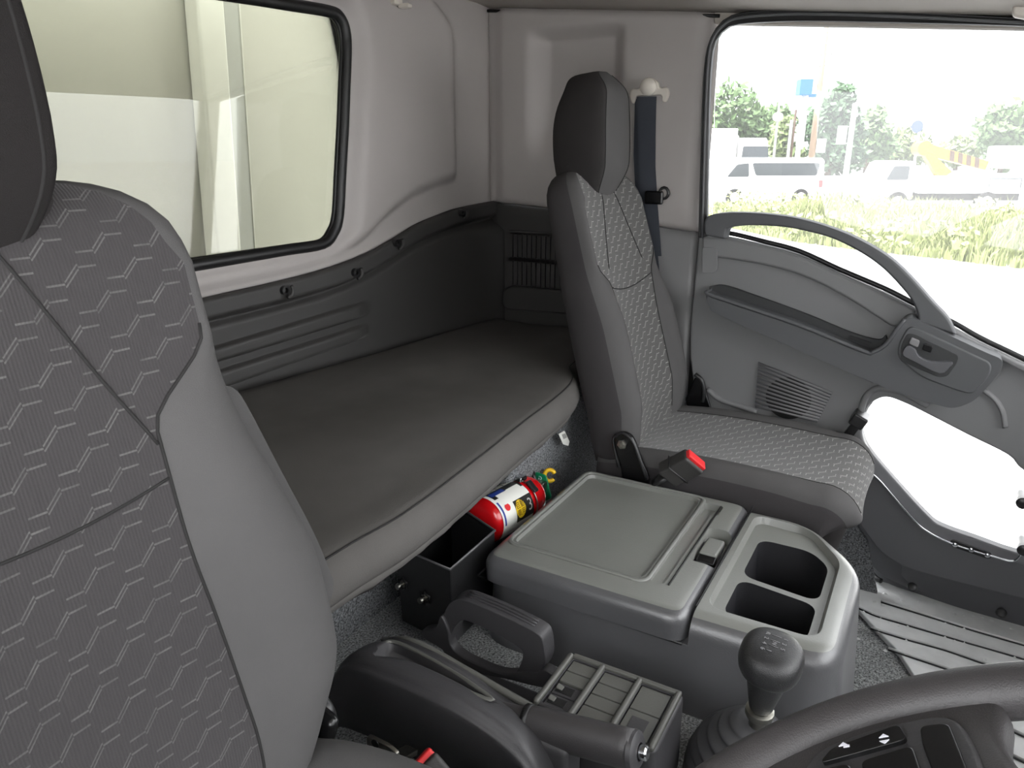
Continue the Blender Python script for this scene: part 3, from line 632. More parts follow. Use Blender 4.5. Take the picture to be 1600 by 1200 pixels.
# ================================================================== seats
def padloft(name, rows, mats, parent, nI=10, nB=10, pattern_rows=None):
    """upholstered block. row = (origin, outward axis, half width, insert half width, thickness, bolster rise, dish)"""
    grid = []; U = []; v = 0.0; Vv = []
    for ri, (O, eo, w_, b, t, p, dish) in enumerate(rows):
        O = Vector(O); eo = Vector(eo).normalized(); half = []
        for k in range(nI + 1):
            x = b * k / nI; half.append((x, -dish * (1 - (k / nI) ** 2)))
        dpt = min(0.055, t * 0.45)
        P0, P1, P2, P3 = (b, 0), (b + 0.35 * (w_ - b), 1.3 * p), (w_, 0.95 * p + 0.0), (w_, -dpt)
        for k in range(1, nB + 1):
            s = k / nB; c = [(1 - s) ** 3, 3 * s * (1 - s) ** 2, 3 * s * s * (1 - s), s ** 3]
            half.append((sum(c[i] * q[0] for i, q in enumerate((P0, P1, P2, P3))), sum(c[i] * q[1] for i, q in enumerate((P0, P1, P2, P3)))))
        rc = min(0.03, t * 0.3)
        half += [(w_ - 0.002, -dpt - (t - dpt - rc) * 0.5), (w_ - 0.004, -t + rc), (w_ - 0.004 - rc * 0.3, -t + rc * 0.3), (w_ - 0.004 - rc, -t), (w_ * 0.5, -t - 0.004), (0, -t - 0.006)]
        full = half + [(-x, h) for x, h in reversed(half[1:-1])]
        if ri: v += (O - Vector(rows[ri - 1][0])).length
        pts = [O + Vector((x, 0, 0)) + eo * h for x, h in full]
        grid.append(pts); Vv.append(v)
        us = [0.0]
        for a, c in zip(half, half[1:]): us.append(us[-1] + math.hypot(a[0] - c[0], a[1] - c[1]))
        U.append(us + [-x for x in reversed(us[1:-1])])
    n = len(grid[0]); m = len(rows); nh = nI + nB + 6
    vs = [p for r_ in grid for p in r_]; fs = []; mids = []; uvs = [(U[i][j], Vv[i]) for i in range(m) for j in range(n)]
    for i in range(m - 1):
        lim = pattern_rows(i) if pattern_rows else nI
        for j in range(n):
            k = (j + 1) % n; fs.append((i * n + j, i * n + k, (i + 1) * n + k, (i + 1) * n + j))
            jj = j if j <= nh else n - j - 1
            mids.append(0 if jj < lim else (1 if jj < nI + nB - 2 or len(mats) < 3 else 2))
    fs += [tuple(range(n)), tuple(range((m - 1) * n, m * n))]; mids += [1, 1]
    o = obj(name, vs, fs, mats, parent, mids=mids, uvs=uvs)
    return o, grid
def onpad(grid, i, j, off=0.0):
    """point on a pad at fractional row i and column j (negative columns = other side)"""
    n = len(grid[0]); i0 = max(0, min(int(math.floor(i)), len(grid) - 2)); fi = i - i0; j0 = int(math.floor(j)); fj = j - j0
    a = grid[i0][j0 % n].lerp(grid[i0][(j0 + 1) % n], fj); b = grid[i0 + 1][j0 % n].lerp(grid[i0 + 1][(j0 + 1) % n], fj)
    return a.lerp(b, fi)

def make_seat(cx, prof, seatlab, hr, cushion, xw, thick, cover=False, cloth='cloth_pattern_lit'):
    """prof: list of (z, y of the front face) up the backrest; xw: (z, half width, insert half width, bolster rise)"""
    root = thing(seatlab[0], (cx, prof[0][1] - 0.15, 0.25), seatlab[1], 'seat')
    z0, z1 = prof[0][0], prof[-1][0]
    def thk(z): return cinterp(thick, z)
    rows = []; slope = (prof[-1][1] - prof[0][1]) / (z1 - z0); eo = Vector((0, -1, slope * 0.8))
    N = 40
    def wz(z, k): return cinterp([(a[0], a[k]) for a in xw], z)
    # bottom rounding
    for th in (80, 55, 30, 10):
        q = R(th); z = z0 + 0.04 * (1 - math.sin(q)); sh = 0.05 * (1 - math.cos(q))
        rows.append(((cx, interp(prof, z) + sh, z), eo, wz(z, 1) - sh * 0.8, wz(z, 2) * (1 - sh * 3), thk(z) - sh * 0.6, wz(z, 3) * 0.3, 0.006))
    zs = [z0 + 0.05 + (z1 - 0.07 - z0 - 0.05) * i / (N - 1) for i in range(N)]
    for z in zs:
        t = thk(z)
        rows.append(((cx, interp(prof, z), z), eo, wz(z, 1), wz(z, 2), t, wz(z, 3), 0.012))
    for th in (15, 30, 45, 60, 72, 82, 89):
        q = R(th); z = z1 - 0.07 + 0.07 * math.sin(q); sh = 0.05 * (1 - math.cos(q))
        wv = wz(z, 1) - 0.085 * (1 - math.cos(q)) ** 1.3
        rows.append(((cx, interp(prof, min(z, z1)) + sh, z), eo, wv, min(wz(z, 2), wv - 0.03), 0.095 - sh * 1.4, 0, 0.012 * (1 - sh * 10)))
    def pr(i): return 10
    back, grid = padloft('backrest', rows, [cloth, 'cloth_plain', 'cloth_side_shade'], root, pattern_rows=pr)
    nR = len(rows)
    # seams
    zi = lambda z: next(i for i in range(nR) if rows[i][0][2] >= z)
    def fpt(x, z):
        i = max(k for k in range(nR - 1) if rows[k][0][2] <= z); f = (z - rows[i][0][2]) / max(1e-6, rows[i + 1][0][2] - rows[i][0][2])
        b = rows[i][3] + (rows[i + 1][3] - rows[i][3]) * f
        return onpad(grid, i + f, max(-13, min(13, 10 * x / b)))
    bol = next(a[0] for a in xw if a[4] > 0.5)
    ib = zi(bol)
    for s in (1, -1):
        tube('bolster_seam', [onpad(grid, i, s * 10) for i in range(5, ib + 1)], 0.0016, 'seam', back, n=6)
        tube('panel_seam', [fpt(s * (0.035 + 0.071 * k / 14.0), z1 - 0.045 - 0.165 * k / 14.0) for k in range(15)], 0.0015, 'seam', back, n=6)
    zl = z0 + (z1 - z0) * 0.605
    tube('lumbar_seam', [onpad(grid, zi(zl) - 1.2 * (1 - (abs(k) / 10.0) ** 2), k) for k in range(-10, 11)], 0.0015, 'seam', back, n=6)
    # moulded back shell behind the padding
    rs = []
    for i in range(8, nR - 9, 2):
        (O, e, w_, b, t, p, dd) = rows[i]; O = Vector(O)
        rs.append(((cx, O.y + t * 0.55, O.z), e, w_ + 0.006 * sstep(0, 6, i - 6) * sstep(nR - 9, nR - 18, i), w_ * 0.8, t * 0.6, 0, 0))
    if cover: padloft('back_cover', rs, ['cloth_dark', 'cloth_dark'], root)
    # headrest
    yh = prof[-1][1] + hr[0]; hz = z1
    hrows = []
    hp = [(-0.075, 0.030, 0.05), (-0.07, 0.048, 0.06), (-0.055, 0.066, 0.075), (-0.03, 0.084, 0.10), (0.0, 0.096, 0.12), (0.03, 0.100, 0.13), (0.08, 0.100, 0.132), (0.12, 0.097, 0.128), (0.155, 0.091, 0.118), (0.18, 0.082, 0.104), (0.198, 0.069, 0.084), (0.209, 0.052, 0.06), (0.214, 0.028, 0.03)]
    for dz, w_, t in crom([(a, b, c) for a, b, c in hp], 3):
        f = 0.03 * (1 - sstep(-0.08, 0.02, dz)) + 0.03 * sstep(0.15, 0.222, dz) ** 2 * 1.2 + 0.10 * max(0, dz - 0.05) * hr[1]
        hrows.append(((cx, yh + f, hz + dz), (0, -1, 0.06), w_ * hr[2], max(0.015, w_ * 0.72), t, 0.0, -0.006))
    h, hg = padloft('headrest', hrows, ['cloth_head_shade', 'cloth_head_shade'] if cover else ['cloth_plain', 'cloth_dark'], root, nI=8, nB=8)  # headrest shade is in the cloth colour: driver's all over, passenger's at the sides
    tube('headrest_seam', [onpad(hg, i, 8) for i in range(3, len(hrows) - 3)] , 0.0015, 'seam', h, n=6)
    tube('headrest_seam', [onpad(hg, i, -8) for i in range(3, len(hrows) - 3)] , 0.0015, 'seam', h, n=6)
    # neck block that carries the headrest into the shoulders
    nr = []
    for dz, w_, t in crom([(-0.11, 0.06, 0.06), (-0.07, 0.085, 0.075), (-0.03, 0.098, 0.082), (0.0, 0.099, 0.086), (0.03, 0.094, 0.085), (0.06, 0.085, 0.07)], 3):
        nr.append(((cx, prof[-1][1] + 0.012 + 0.015 * sstep(-.02, .06, dz), hz + dz), (0, -1, 0.1), w_, w_ * 0.6, t, 0, 0))
    padloft('headrest_neck', nr, ['cloth_dark', 'cloth_dark'], root, nI=6, nB=8)
    # cushion
    (ztop, zbot, yr, yf, cw, cb) = cushion
    cr = []; L = yr - yf
    for i in range(26):
        s = i / 25; y = yr - (L - 0.075) * s
        zt = ztop + 0.012 * math.sin(math.pi * min(1, s * 1.05)) + 0.012 * s
        cr.append(((cx, y, zt), (0, 0, 1), cw * (0.93 + 0.07 * sstep(0, 0.35, s)), cb, zt - zbot - 0.008, 0.014 * sstep(0.02, 0.2, s) * (1 - sstep(.8, 1, s) * .6), 0.008))
    zt = cr[-1][0][2]; y0 = cr[-1][0][1]
    for th in (10, 22, 34, 46, 58, 70, 80, 88):
        q = R(th); y = y0 - 0.075 * math.sin(q); z = zt - 0.075 * (1 - math.cos(q))
        wv = cw - 0.05 * (1 - math.cos(q)) ** 1.5
        cr.append(((cx, y, z), (0, -math.sin(q) * .9, math.cos(q) + 0.35), wv, min(cb, wv - 0.04), max(0.02, (z - zbot) * (1 - 0.2 * math.sin(q))), 0.014 * .4 * math.cos(q), 0.006))
    yq = cr[-1][0][1]; zq = cr[-1][0][2]
    cu, cg = padloft('cushion', cr, [cloth, 'cloth_plain', 'cloth_side_shade'], root, pattern_rows=None)
    for s in (1, -1): tube('cushion_seam', [onpad(cg, i, s * 10) for i in range(2, len(cr) - 2)], 0.0016, 'seam', cu, n=6)
    # front skirt of the cushion
    fs_ = []
    for z in (zbot, zbot + 0.03, (zbot + zq) / 2, zq - 0.015, zq + 0.012):
        k = (z - zbot) / (zq - zbot); wv = cw - 0.012 - 0.03 * (1 - k)
        out = rounded([(cx - wv, yr - 0.04, z), (cx - wv, yq + 0.02 + 0.03 * (1 - k), z), (cx + wv, yq + 0.02 + 0.03 * (1 - k), z), (cx + wv, yr - 0.04, z)], 0.06, 6)
        fs_.append(out)
    loft('cushion_skirt', fs_, 'cloth_dark', root)
    rb = rbox('seat_base', (cx, (yr + yq) / 2 + 0.05, (zbot + 0.02) / 2 + 0.0), (cw * 1.5, L * 0.7, zbot - 0.02), 'black_metal', root, bev=0.01)
    return root, back, cu

XW_P = [(0.42, 0.185, 0.12, 0.008, 0), (0.50, 0.205, 0.125, 0.026, 0), (0.62, 0.212, 0.122, 0.036, 0), (0.74, 0.208, 0.118, 0.032, 0), (0.83, 0.200, 0.13, 0.010, 0), (0.88, 0.194, 0.176, 0.001, 1), (1.0, 0.190, 0.172, 0, 1), (1.08, 0.186, 0.168, 0, 1)]
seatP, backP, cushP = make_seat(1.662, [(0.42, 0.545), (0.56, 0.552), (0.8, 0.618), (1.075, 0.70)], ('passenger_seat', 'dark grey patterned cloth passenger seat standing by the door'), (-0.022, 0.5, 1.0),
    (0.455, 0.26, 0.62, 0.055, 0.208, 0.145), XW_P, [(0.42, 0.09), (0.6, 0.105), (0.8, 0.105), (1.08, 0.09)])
XW_D = [(0.50, 0.19, 0.13, 0.010, 0), (0.56, 0.222, 0.132, 0.024, 0), (0.64, 0.252, 0.126, 0.040, 0), (0.72, 0.250, 0.118, 0.042, 0), (0.82, 0.222, 0.108, 0.034, 0), (0.90, 0.200, 0.108, 0.022, 0), (0.97, 0.192, 0.172, 0.002, 1), (1.03, 0.192, 0.172, 0, 1), (1.09, 0.192, 0.17, 0, 1)]
seatD, backD, cushD = make_seat(0.238, [(0.47, 0.485), (0.6, 0.492), (0.8, 0.52), (1.098, 0.577)], ('driver_seat', 'large dark grey patterned cloth driver seat in the foreground'), (-0.012, 0.8, 0.93),
    (0.505, 0.28, 0.56, 0.0, 0.262, 0.150), XW_D, [(0.47, 0.06), (0.67, 0.08), (0.9, 0.10), (1.09, 0.095)], True, 'cloth_pattern')

bf = crom([(0.431,0.572,0.936),(0.438,0.572,0.910),(0.452,0.572,0.901),(0.465,0.572,0.880),(0.500,0.572,0.794),(0.537,0.572,0.704),(0.557,0.572,0.642),(0.561,0.572,0.623),(0.555,0.572,0.606),(0.542,0.572,0.611),(0.512,0.572,0.660),(0.465,0.572,0.791)], 4, True)
plate('back_flap', bf, (0, 0.022, 0), 'cloth_plain', seatD, bev=0.009)
# metal recliner bracket and lever parts of the passenger seat
def recliner():
    pr = crom([(1.442,0.572,0.501),(1.442,0.565,0.517),(1.442,0.549,0.525),(1.442,0.531,0.520),(1.442,0.519,0.504),(1.442,0.501,0.463),(1.442,0.482,0.421),(1.442,0.501,0.388),(1.442,0.540,0.392),(1.442,0.551,0.440)], 4, True)
    b = plate('recliner_bracket', pr, (0.012, 0, 0), 'black_gloss', seatP, bev=0.004)
    lathe('bolt', Vector((1.441,0.549,0.496)), (-1, 0, 0), [(-0.006, 0.011), (0.003, 0.011), (0.004, 0.007), (0.008, 0.007), (0.0085, 0.003), (0.005, 0.0025)], 'steel', b, n=6)
    tube('bracket_rim', [p + Vector((-0.001, 0, 0)) for p in crom([(1.441,0.554,0.440),(1.441,0.570,0.498),(1.441,0.563,0.515),(1.441,0.549,0.523),(1.441,0.532,0.517),(1.441,0.520,0.501),(1.441,0.502,0.460),(1.441,0.486,0.424)], 4)], 0.003, 'black_metal', b, n=8)
    ob = plate('outer_bracket', rounded([(1.885,0.521,0.538),(1.885,0.506,0.543),(1.885,0.468,0.452),(1.885,0.532,0.444),(1.885,0.543,0.470)], 0.01), (0.01, 0, 0), 'black_gloss', seatP, bev=0.003)
    tube('recliner_lever', crom([(1.882,0.520,0.548),(1.882,0.501,0.534),(1.882,0.492,0.503),(1.882,0.493,0.474)], 5), 0.006, 'black_metal', seatP, n=8)
recliner()
def buckle(name, A, B, w_, th, side, label, top='red_button'):
    """black belt stalk ending in a block with a red press button. A: stalk foot, B: button face centre"""
    A, B = Vector(A), Vector(B); ax = (B - A).normalized(); s = Vector(side); s = (s - ax * s.dot(ax)).normalized(); t = ax.cross(s)
    root = thing(name, A, label, 'belt buckle')
    M3 = Matrix((s, t, ax)).transposed()
    L = (B - A).length
    tube('stalk', [A, A + ax * L * 0.35], [0.008, 0.010], 'black_metal', root, n=8, flat=(1.6, .8), up=s)
    rbox('housing', A + ax * L * 0.66, (w_, th, L * 0.66), 'black_trim', root, bev=0.006, rot=M3)
    rbox('press_button', B + ax * 0.0, (w_ * 0.92, th * 0.62, 0.012), top, root, bev=0.003, rot=M3)
    tube('collar', [A + ax * L * 0.60 + s * a * w_ * 0.51 + t * b * th * 0.51 for a, b in ((-1, -1), (1, -1), (1, 1), (-1, 1))], 0.002, 'black_metal', root, n=6, closed=True)
    return root
buckle('seat_belt_buckle', (1.420,0.466,0.431), (1.420,0.377,0.503), 0.058, 0.034, (-0.55, 0.45, 0.75), 'black belt buckle with red button standing against the passenger cushion')

# ================================================================== bunk mattress
def bunk():
    r_ = thing('bunk_mattress', (1.1, 0.9, 0.55), 'dark grey cloth bunk mattress across the back of the cab', 'mattress')
    nx, ny = 110, 60; x0, x1 = -0.22, 1.93
    front = [(-0.3, 0.60)] + [(p[0], p[1]) for p in [(0.570,0.605,0.600),(0.640,0.604,0.600),(0.739,0.596,0.600),(0.971,0.611,0.600),(1.163,0.629,0.600),(1.330,0.642,0.600)]] + [(1.42, 0.655), (1.48, 0.675), (1.56, 0.72), (1.95, 0.76)]
    vs = []; fs = []
    prof = [(0.0, -0.072), (0.012, -0.074), (0.02, -0.072)]
    def sect(x):
        yf = cinterp(front, x); yb = YW(x) - 0.03; pts = []
        ex = min(x - x0, x1 - x); er = 0.02 * (1 - sstep(0, 0.04, ex))
        H = 0.63
        # bottom front, front roll, top, back roll
        pts.append((yf + 0.06, 0.552)); pts.append((yf + 0.02, 0.548))
        for k in range(9):
            a = -0.55 * math.pi + (0.5 + 0.55) * math.pi * k / 8
            pts.append((yf + 0.032 - 0.034 * math.cos(a), 0.582 + 0.036 * math.sin(a) + (0.006 if k > 5 else 0)))
        for k in range(1, 25):
            t = k / 24; y = yf + 0.034 + (yb - yf - 0.034 - 0.03) * t
            z = H - 0.006 * (1 - sstep(0, 0.25, t)) + 0.004 * math.sin(7 * x + 5 * t) * math.sin(math.pi * t) - er
            z += 0.006 * noise.noise(Vector((x * 3, y * 3, 0)))
            pts.append((y, z))
        pts.append((yb - 0.008, H - 0.012)); pts.append((yb, H - 0.035)); pts.append((yb, 0.55))
        return [(x, a, b) for a, b in pts]
    rings = [sect(x0 + (x1 - x0) * i / nx) for i in range(nx + 1)]
    o = loft('mattress_cover', rings, 'cloth_bed', r_)
    tube('front_seam', [Vector(sect(x0 + (x1 - x0) * (i + .5) / 100)[9]) + Vector((0, -.001, .0)) for i in range(100)], 0.0015, 'seam', r_, n=6)
    # loose hem of the cover under the front edge
    vs = []; fs = []; n = 160
    for i in range(n + 1):
        x = 0.5 + 1.0 * i / n; yf = cinterp(front, x); q = 0.004 * noise.noise(Vector((x * 25, 1, 2)))
        vs += [(x, yf + 0.012, 0.556), (x, yf + 0.016 + q * .5, 0.54), (x, yf + 0.022 + q, 0.534 + 0.006 * noise.noise(Vector((x * 14, 5, 2))))]
    for i in range(n):
        for j in range(2): a = i * 3 + j; fs.append((a, a + 3, a + 4, a + 1))
    h = obj('cover_hem', vs, fs, 'cloth_bed', r_); s = h.modifiers.new('solid', 'SOLIDIFY'); s.thickness = 0.003
bunk()

# shoulder belt on the pillar
def belt():
    root = thing('seat_belt', (1.900,0.681,0.918), 'dark seat belt hanging from a beige pillar anchor behind passenger seat', 'seat belt')
    c = Vector((1.905,0.700,1.265))
    g = crom([c + Vector((0.0, a, b)) for a, b in ((0.045, -0.028), (0.052, -0.01), (0.046, 0.006), (0.028, 0.006), (0.022, 0.018), (0.008, 0.028), (-0.008, 0.028), (-0.022, 0.018), (-0.028, 0.006), (-0.046, 0.006), (-0.052, -0.01), (-0.045, -0.028), (-0.036, -0.026), (-0.032, -0.012), (0, -0.012), (0.032, -0.012), (0.036, -0.026))], 3, True)
    gd = plate('anchor_guide', g, (0.014, 0, 0), 'belt_guide', root, bev=0.004)
    lathe('anchor_cap', c + Vector((-0.002, 0, 0.008)), (-1, 0, 0), [(-0.01, 0.021), (0.006, 0.021), (0.012, 0.016), (0.015, 0.008), (0.0155, 0.0001)], 'belt_guide', gd, n=28)
    A = [(1.905,0.731,1.251),(1.905,0.724,1.175),(1.905,0.717,1.080),(1.905,0.710,0.983),(1.905,0.695,0.849)]; B = [(1.905,0.680,1.250),(1.905,0.677,1.175),(1.905,0.672,1.081),(1.905,0.660,0.984),(1.905,0.641,0.852)]
    strip('belt_webbing', A, B, (0.002, 0, 0), 'belt', root, n=24)
    A = [(1.910,0.738,1.246),(1.910,0.735,1.112),(1.910,0.721,0.982),(1.910,0.702,0.848),(1.910,0.688,0.726)]; B = [(1.910,0.707,1.245),(1.910,0.696,1.112),(1.910,0.678,0.984),(1.910,0.652,0.851),(1.910,0.634,0.732)]
    strip('belt_webbing', A, B, (0.002, 0, 0), 'belt', root, n=24)
    bp = Vector((1.895,0.667,1.003))
    tg = rbox('belt_tongue', bp, (0.012, 0.05, 0.034), 'black_gloss', root, bev=0.005)
    tube('tongue_loop', [bp + Vector((0, -0.026 + 0.012 * math.sin(a), 0.012 + 0.014 * math.cos(a))) for a in [R(30 * k) for k in range(12)]], 0.004, 'black_metal', tg, n=8, closed=True)
belt()

# ================================================================== middle console
def inset(pts, d):
    """plan outline moved inwards by d (horizontal)"""
    n = len(pts); c = sum((Vector(p) for p in pts), Vector()) / n; out = []
    for i in range(n):
        a, b, q = Vector(pts[i - 1]), Vector(pts[i]), Vector(pts[(i + 1) % n]); t = (q - a); t.z = 0
        nrm = Vector((-t.y, t.x, 0)).normalized()
        if nrm.dot(c - b) < 0: nrm = -nrm
        out.append(b + nrm * d)
    return out
def rsolid(name, plan, z0, z1, r_, mat, parent=None, rb=0.0, draft=0.0):
    """block over a plan outline with a rounded top edge (and bottom edge)"""
    pl = [Vector((p[0], p[1], 0)) for p in plan]; rings = []
    def ring(d, z): rings.append([p + Vector((0, 0, z)) for p in inset(pl, d)])
    if rb:
        for k in range(5): a = R(90 - 22.5 * k); ring(rb * (1 - math.cos(a)) , z0 + rb * (1 - math.sin(a)))
    else: ring(-draft, z0)
    for k in range(0, 9): a = R(11.25 * k); ring(r_ * (1 - math.cos(a)), z1 - r_ + r_ * math.sin(a))
    return loft(name, rings, mat, parent)
def cut(o, cutters, bev=0.0, seg=2):
    """bake the modifiers, carve the cutters out and delete them"""
    for c in cutters:
        m = o.modifiers.new('cut', 'BOOLEAN'); m.operation = 'DIFFERENCE'; m.object = c; m.solver = 'EXACT'
    bpy.context.view_layer.update()
    me = bpy.data.meshes.new_from_object(o.evaluated_get(bpy.context.evaluated_depsgraph_get()))
    o.modifiers.clear(); old = o.data; o.data = me; me.name = old.name
    for c in cutters: bpy.data.objects.remove(c)
    if bev: bevel(o, bev, seg, 50)
    else: sharp(o, 45)
    return o
def cutter(plan, z0, z1, grow=0.0, mat='console_top_lit'):
    """tapered prism used only to carve; wider at the top by grow"""
    lo = [Vector((p[0], p[1], z0)) for p in plan]; hi = [Vector((p[0], p[1], z1)) for p in inset(lo, -grow)]
    for p in hi: p.z = z1
    return loft('cutter', [lo, hi], mat)
def rect(x0, x1, y0, y1, r_=0.012, n=5): return rounded([(x0, y0, 0), (x1, y0, 0), (x1, y1, 0), (x0, y1, 0)], r_, n)
def console():
    root = thing('center_console', (1.21, 0.34, 0.25), 'black plastic engine console with storage lid and two cup wells', 'console')
    plan = rounded([(0.992, 0.630, 0), (0.992, 0.30, 0), (0.998, 0.032, 0), (1.30, 0.030, 0), (1.428, 0.135, 0), (1.430, 0.30, 0), (1.430, 0.630, 0)], 0.055, 7)
    b = rsolid('console_body', plan, 0.0, 0.422, 0.034, 'console', root, draft=0.03)
    b = cut(b, [cutter([(0.9, 0.252, 0), (1.6, 0.252, 0), (1.6, 0.75, 0), (0.9, 0.75, 0)], 0.374, 0.5)])
    # tray with two cup wells
    tray = rounded([(1.045, 0.236, 0), (1.045, 0.075, 0), (1.29, 0.075, 0), (1.385, 0.135, 0), (1.395, 0.236, 0)], 0.025, 6)
    cup1 = rounded([(1.185, 0.213, 0), (1.168, 0.090, 0), (1.285, 0.090, 0), (1.325, 0.125, 0), (1.325, 0.213, 0)], 0.022, 6)
    cup2 = rounded([(1.055, 0.213, 0), (1.050, 0.090, 0), (1.148, 0.090, 0), (1.165, 0.213, 0)], 0.022, 6)
    b = cut(b, [cutter(tray, 0.408, 0.45, 0.016), cutter(cup1, 0.285, 0.45, 0.004), cutter(cup2, 0.285, 0.45, 0.004)], 0.0025)
    b.data.materials.clear()
    for k in ('console', 'console_top_lit', 'well_shade'): b.data.materials.append(MATS[k])
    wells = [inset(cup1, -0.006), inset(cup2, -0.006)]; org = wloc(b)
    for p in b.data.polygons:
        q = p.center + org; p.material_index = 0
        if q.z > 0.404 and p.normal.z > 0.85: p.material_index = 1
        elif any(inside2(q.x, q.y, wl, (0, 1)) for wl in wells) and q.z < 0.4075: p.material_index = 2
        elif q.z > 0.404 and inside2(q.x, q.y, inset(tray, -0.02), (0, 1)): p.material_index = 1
    tube('split_gap', [(1.43, 0.2535, 0.4235), (1.03, 0.2535, 0.4235)], 0.0016, 'rubber', b, n=6)
    # lid
    lp = rounded([(0.984, 0.636, 0), (0.984, 0.256, 0), (1.434, 0.256, 0), (1.434, 0.636, 0)], 0.036, 6)
    lid = rsolid('console_lid', lp, 0.377, 0.426, 0.022, 'console_top_lit', root)
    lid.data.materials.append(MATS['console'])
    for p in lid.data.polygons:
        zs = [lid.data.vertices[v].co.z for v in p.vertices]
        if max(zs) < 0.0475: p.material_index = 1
    lid = cut(lid, [cutter(rect(1.058, 1.402, 0.356, 0.606, 0.018), 0.4185, 0.44, 0.006), cutter(rect(1.06, 1.36, 0.318, 0.341, 0.006), 0.4215, 0.44, 0.003), cutter(rect(1.345, 1.392, 0.306, 0.341, 0.008), 0.412, 0.44, 0.004),
                    cutter(rect(1.160, 1.292, 0.262, 0.303, 0.012), 0.398, 0.44, 0.004)], 0.0018)
    tube('recess_bead', [(p.x, p.y, 0.4265) for p in rect(1.048, 1.411, 0.346, 0.616, 0.022)], 0.0035, 'console_top_lit', lid, n=8, closed=True, flat=(1.3, .7), up=(0, 0, 1))
    tube('channel_edge', [(1.06, 0.309, 0.4268), (1.39, 0.309, 0.4268)], 0.0018, 'rubber', lid, n=6)
    tube('lid_gap', [(1.43, 0.646, 0.3755), (0.992, 0.646, 0.3755), (0.988, 0.26, 0.3755)], 0.0022, 'rubber', lid, n=6)
    la = rbox('lid_latch', (1.232, 0.283, 0.412), (0.062, 0.032, 0.02), 'console_top_lit', lid, bev=0.004)
    rbox('latch_lip', (1.196, 0.283, 0.408), (0.022, 0.034, 0.016), 'black_gloss', lid, bev=0.004, rot=Matrix.Rotation(R(-18), 3, 'Y'))
    return root
console()

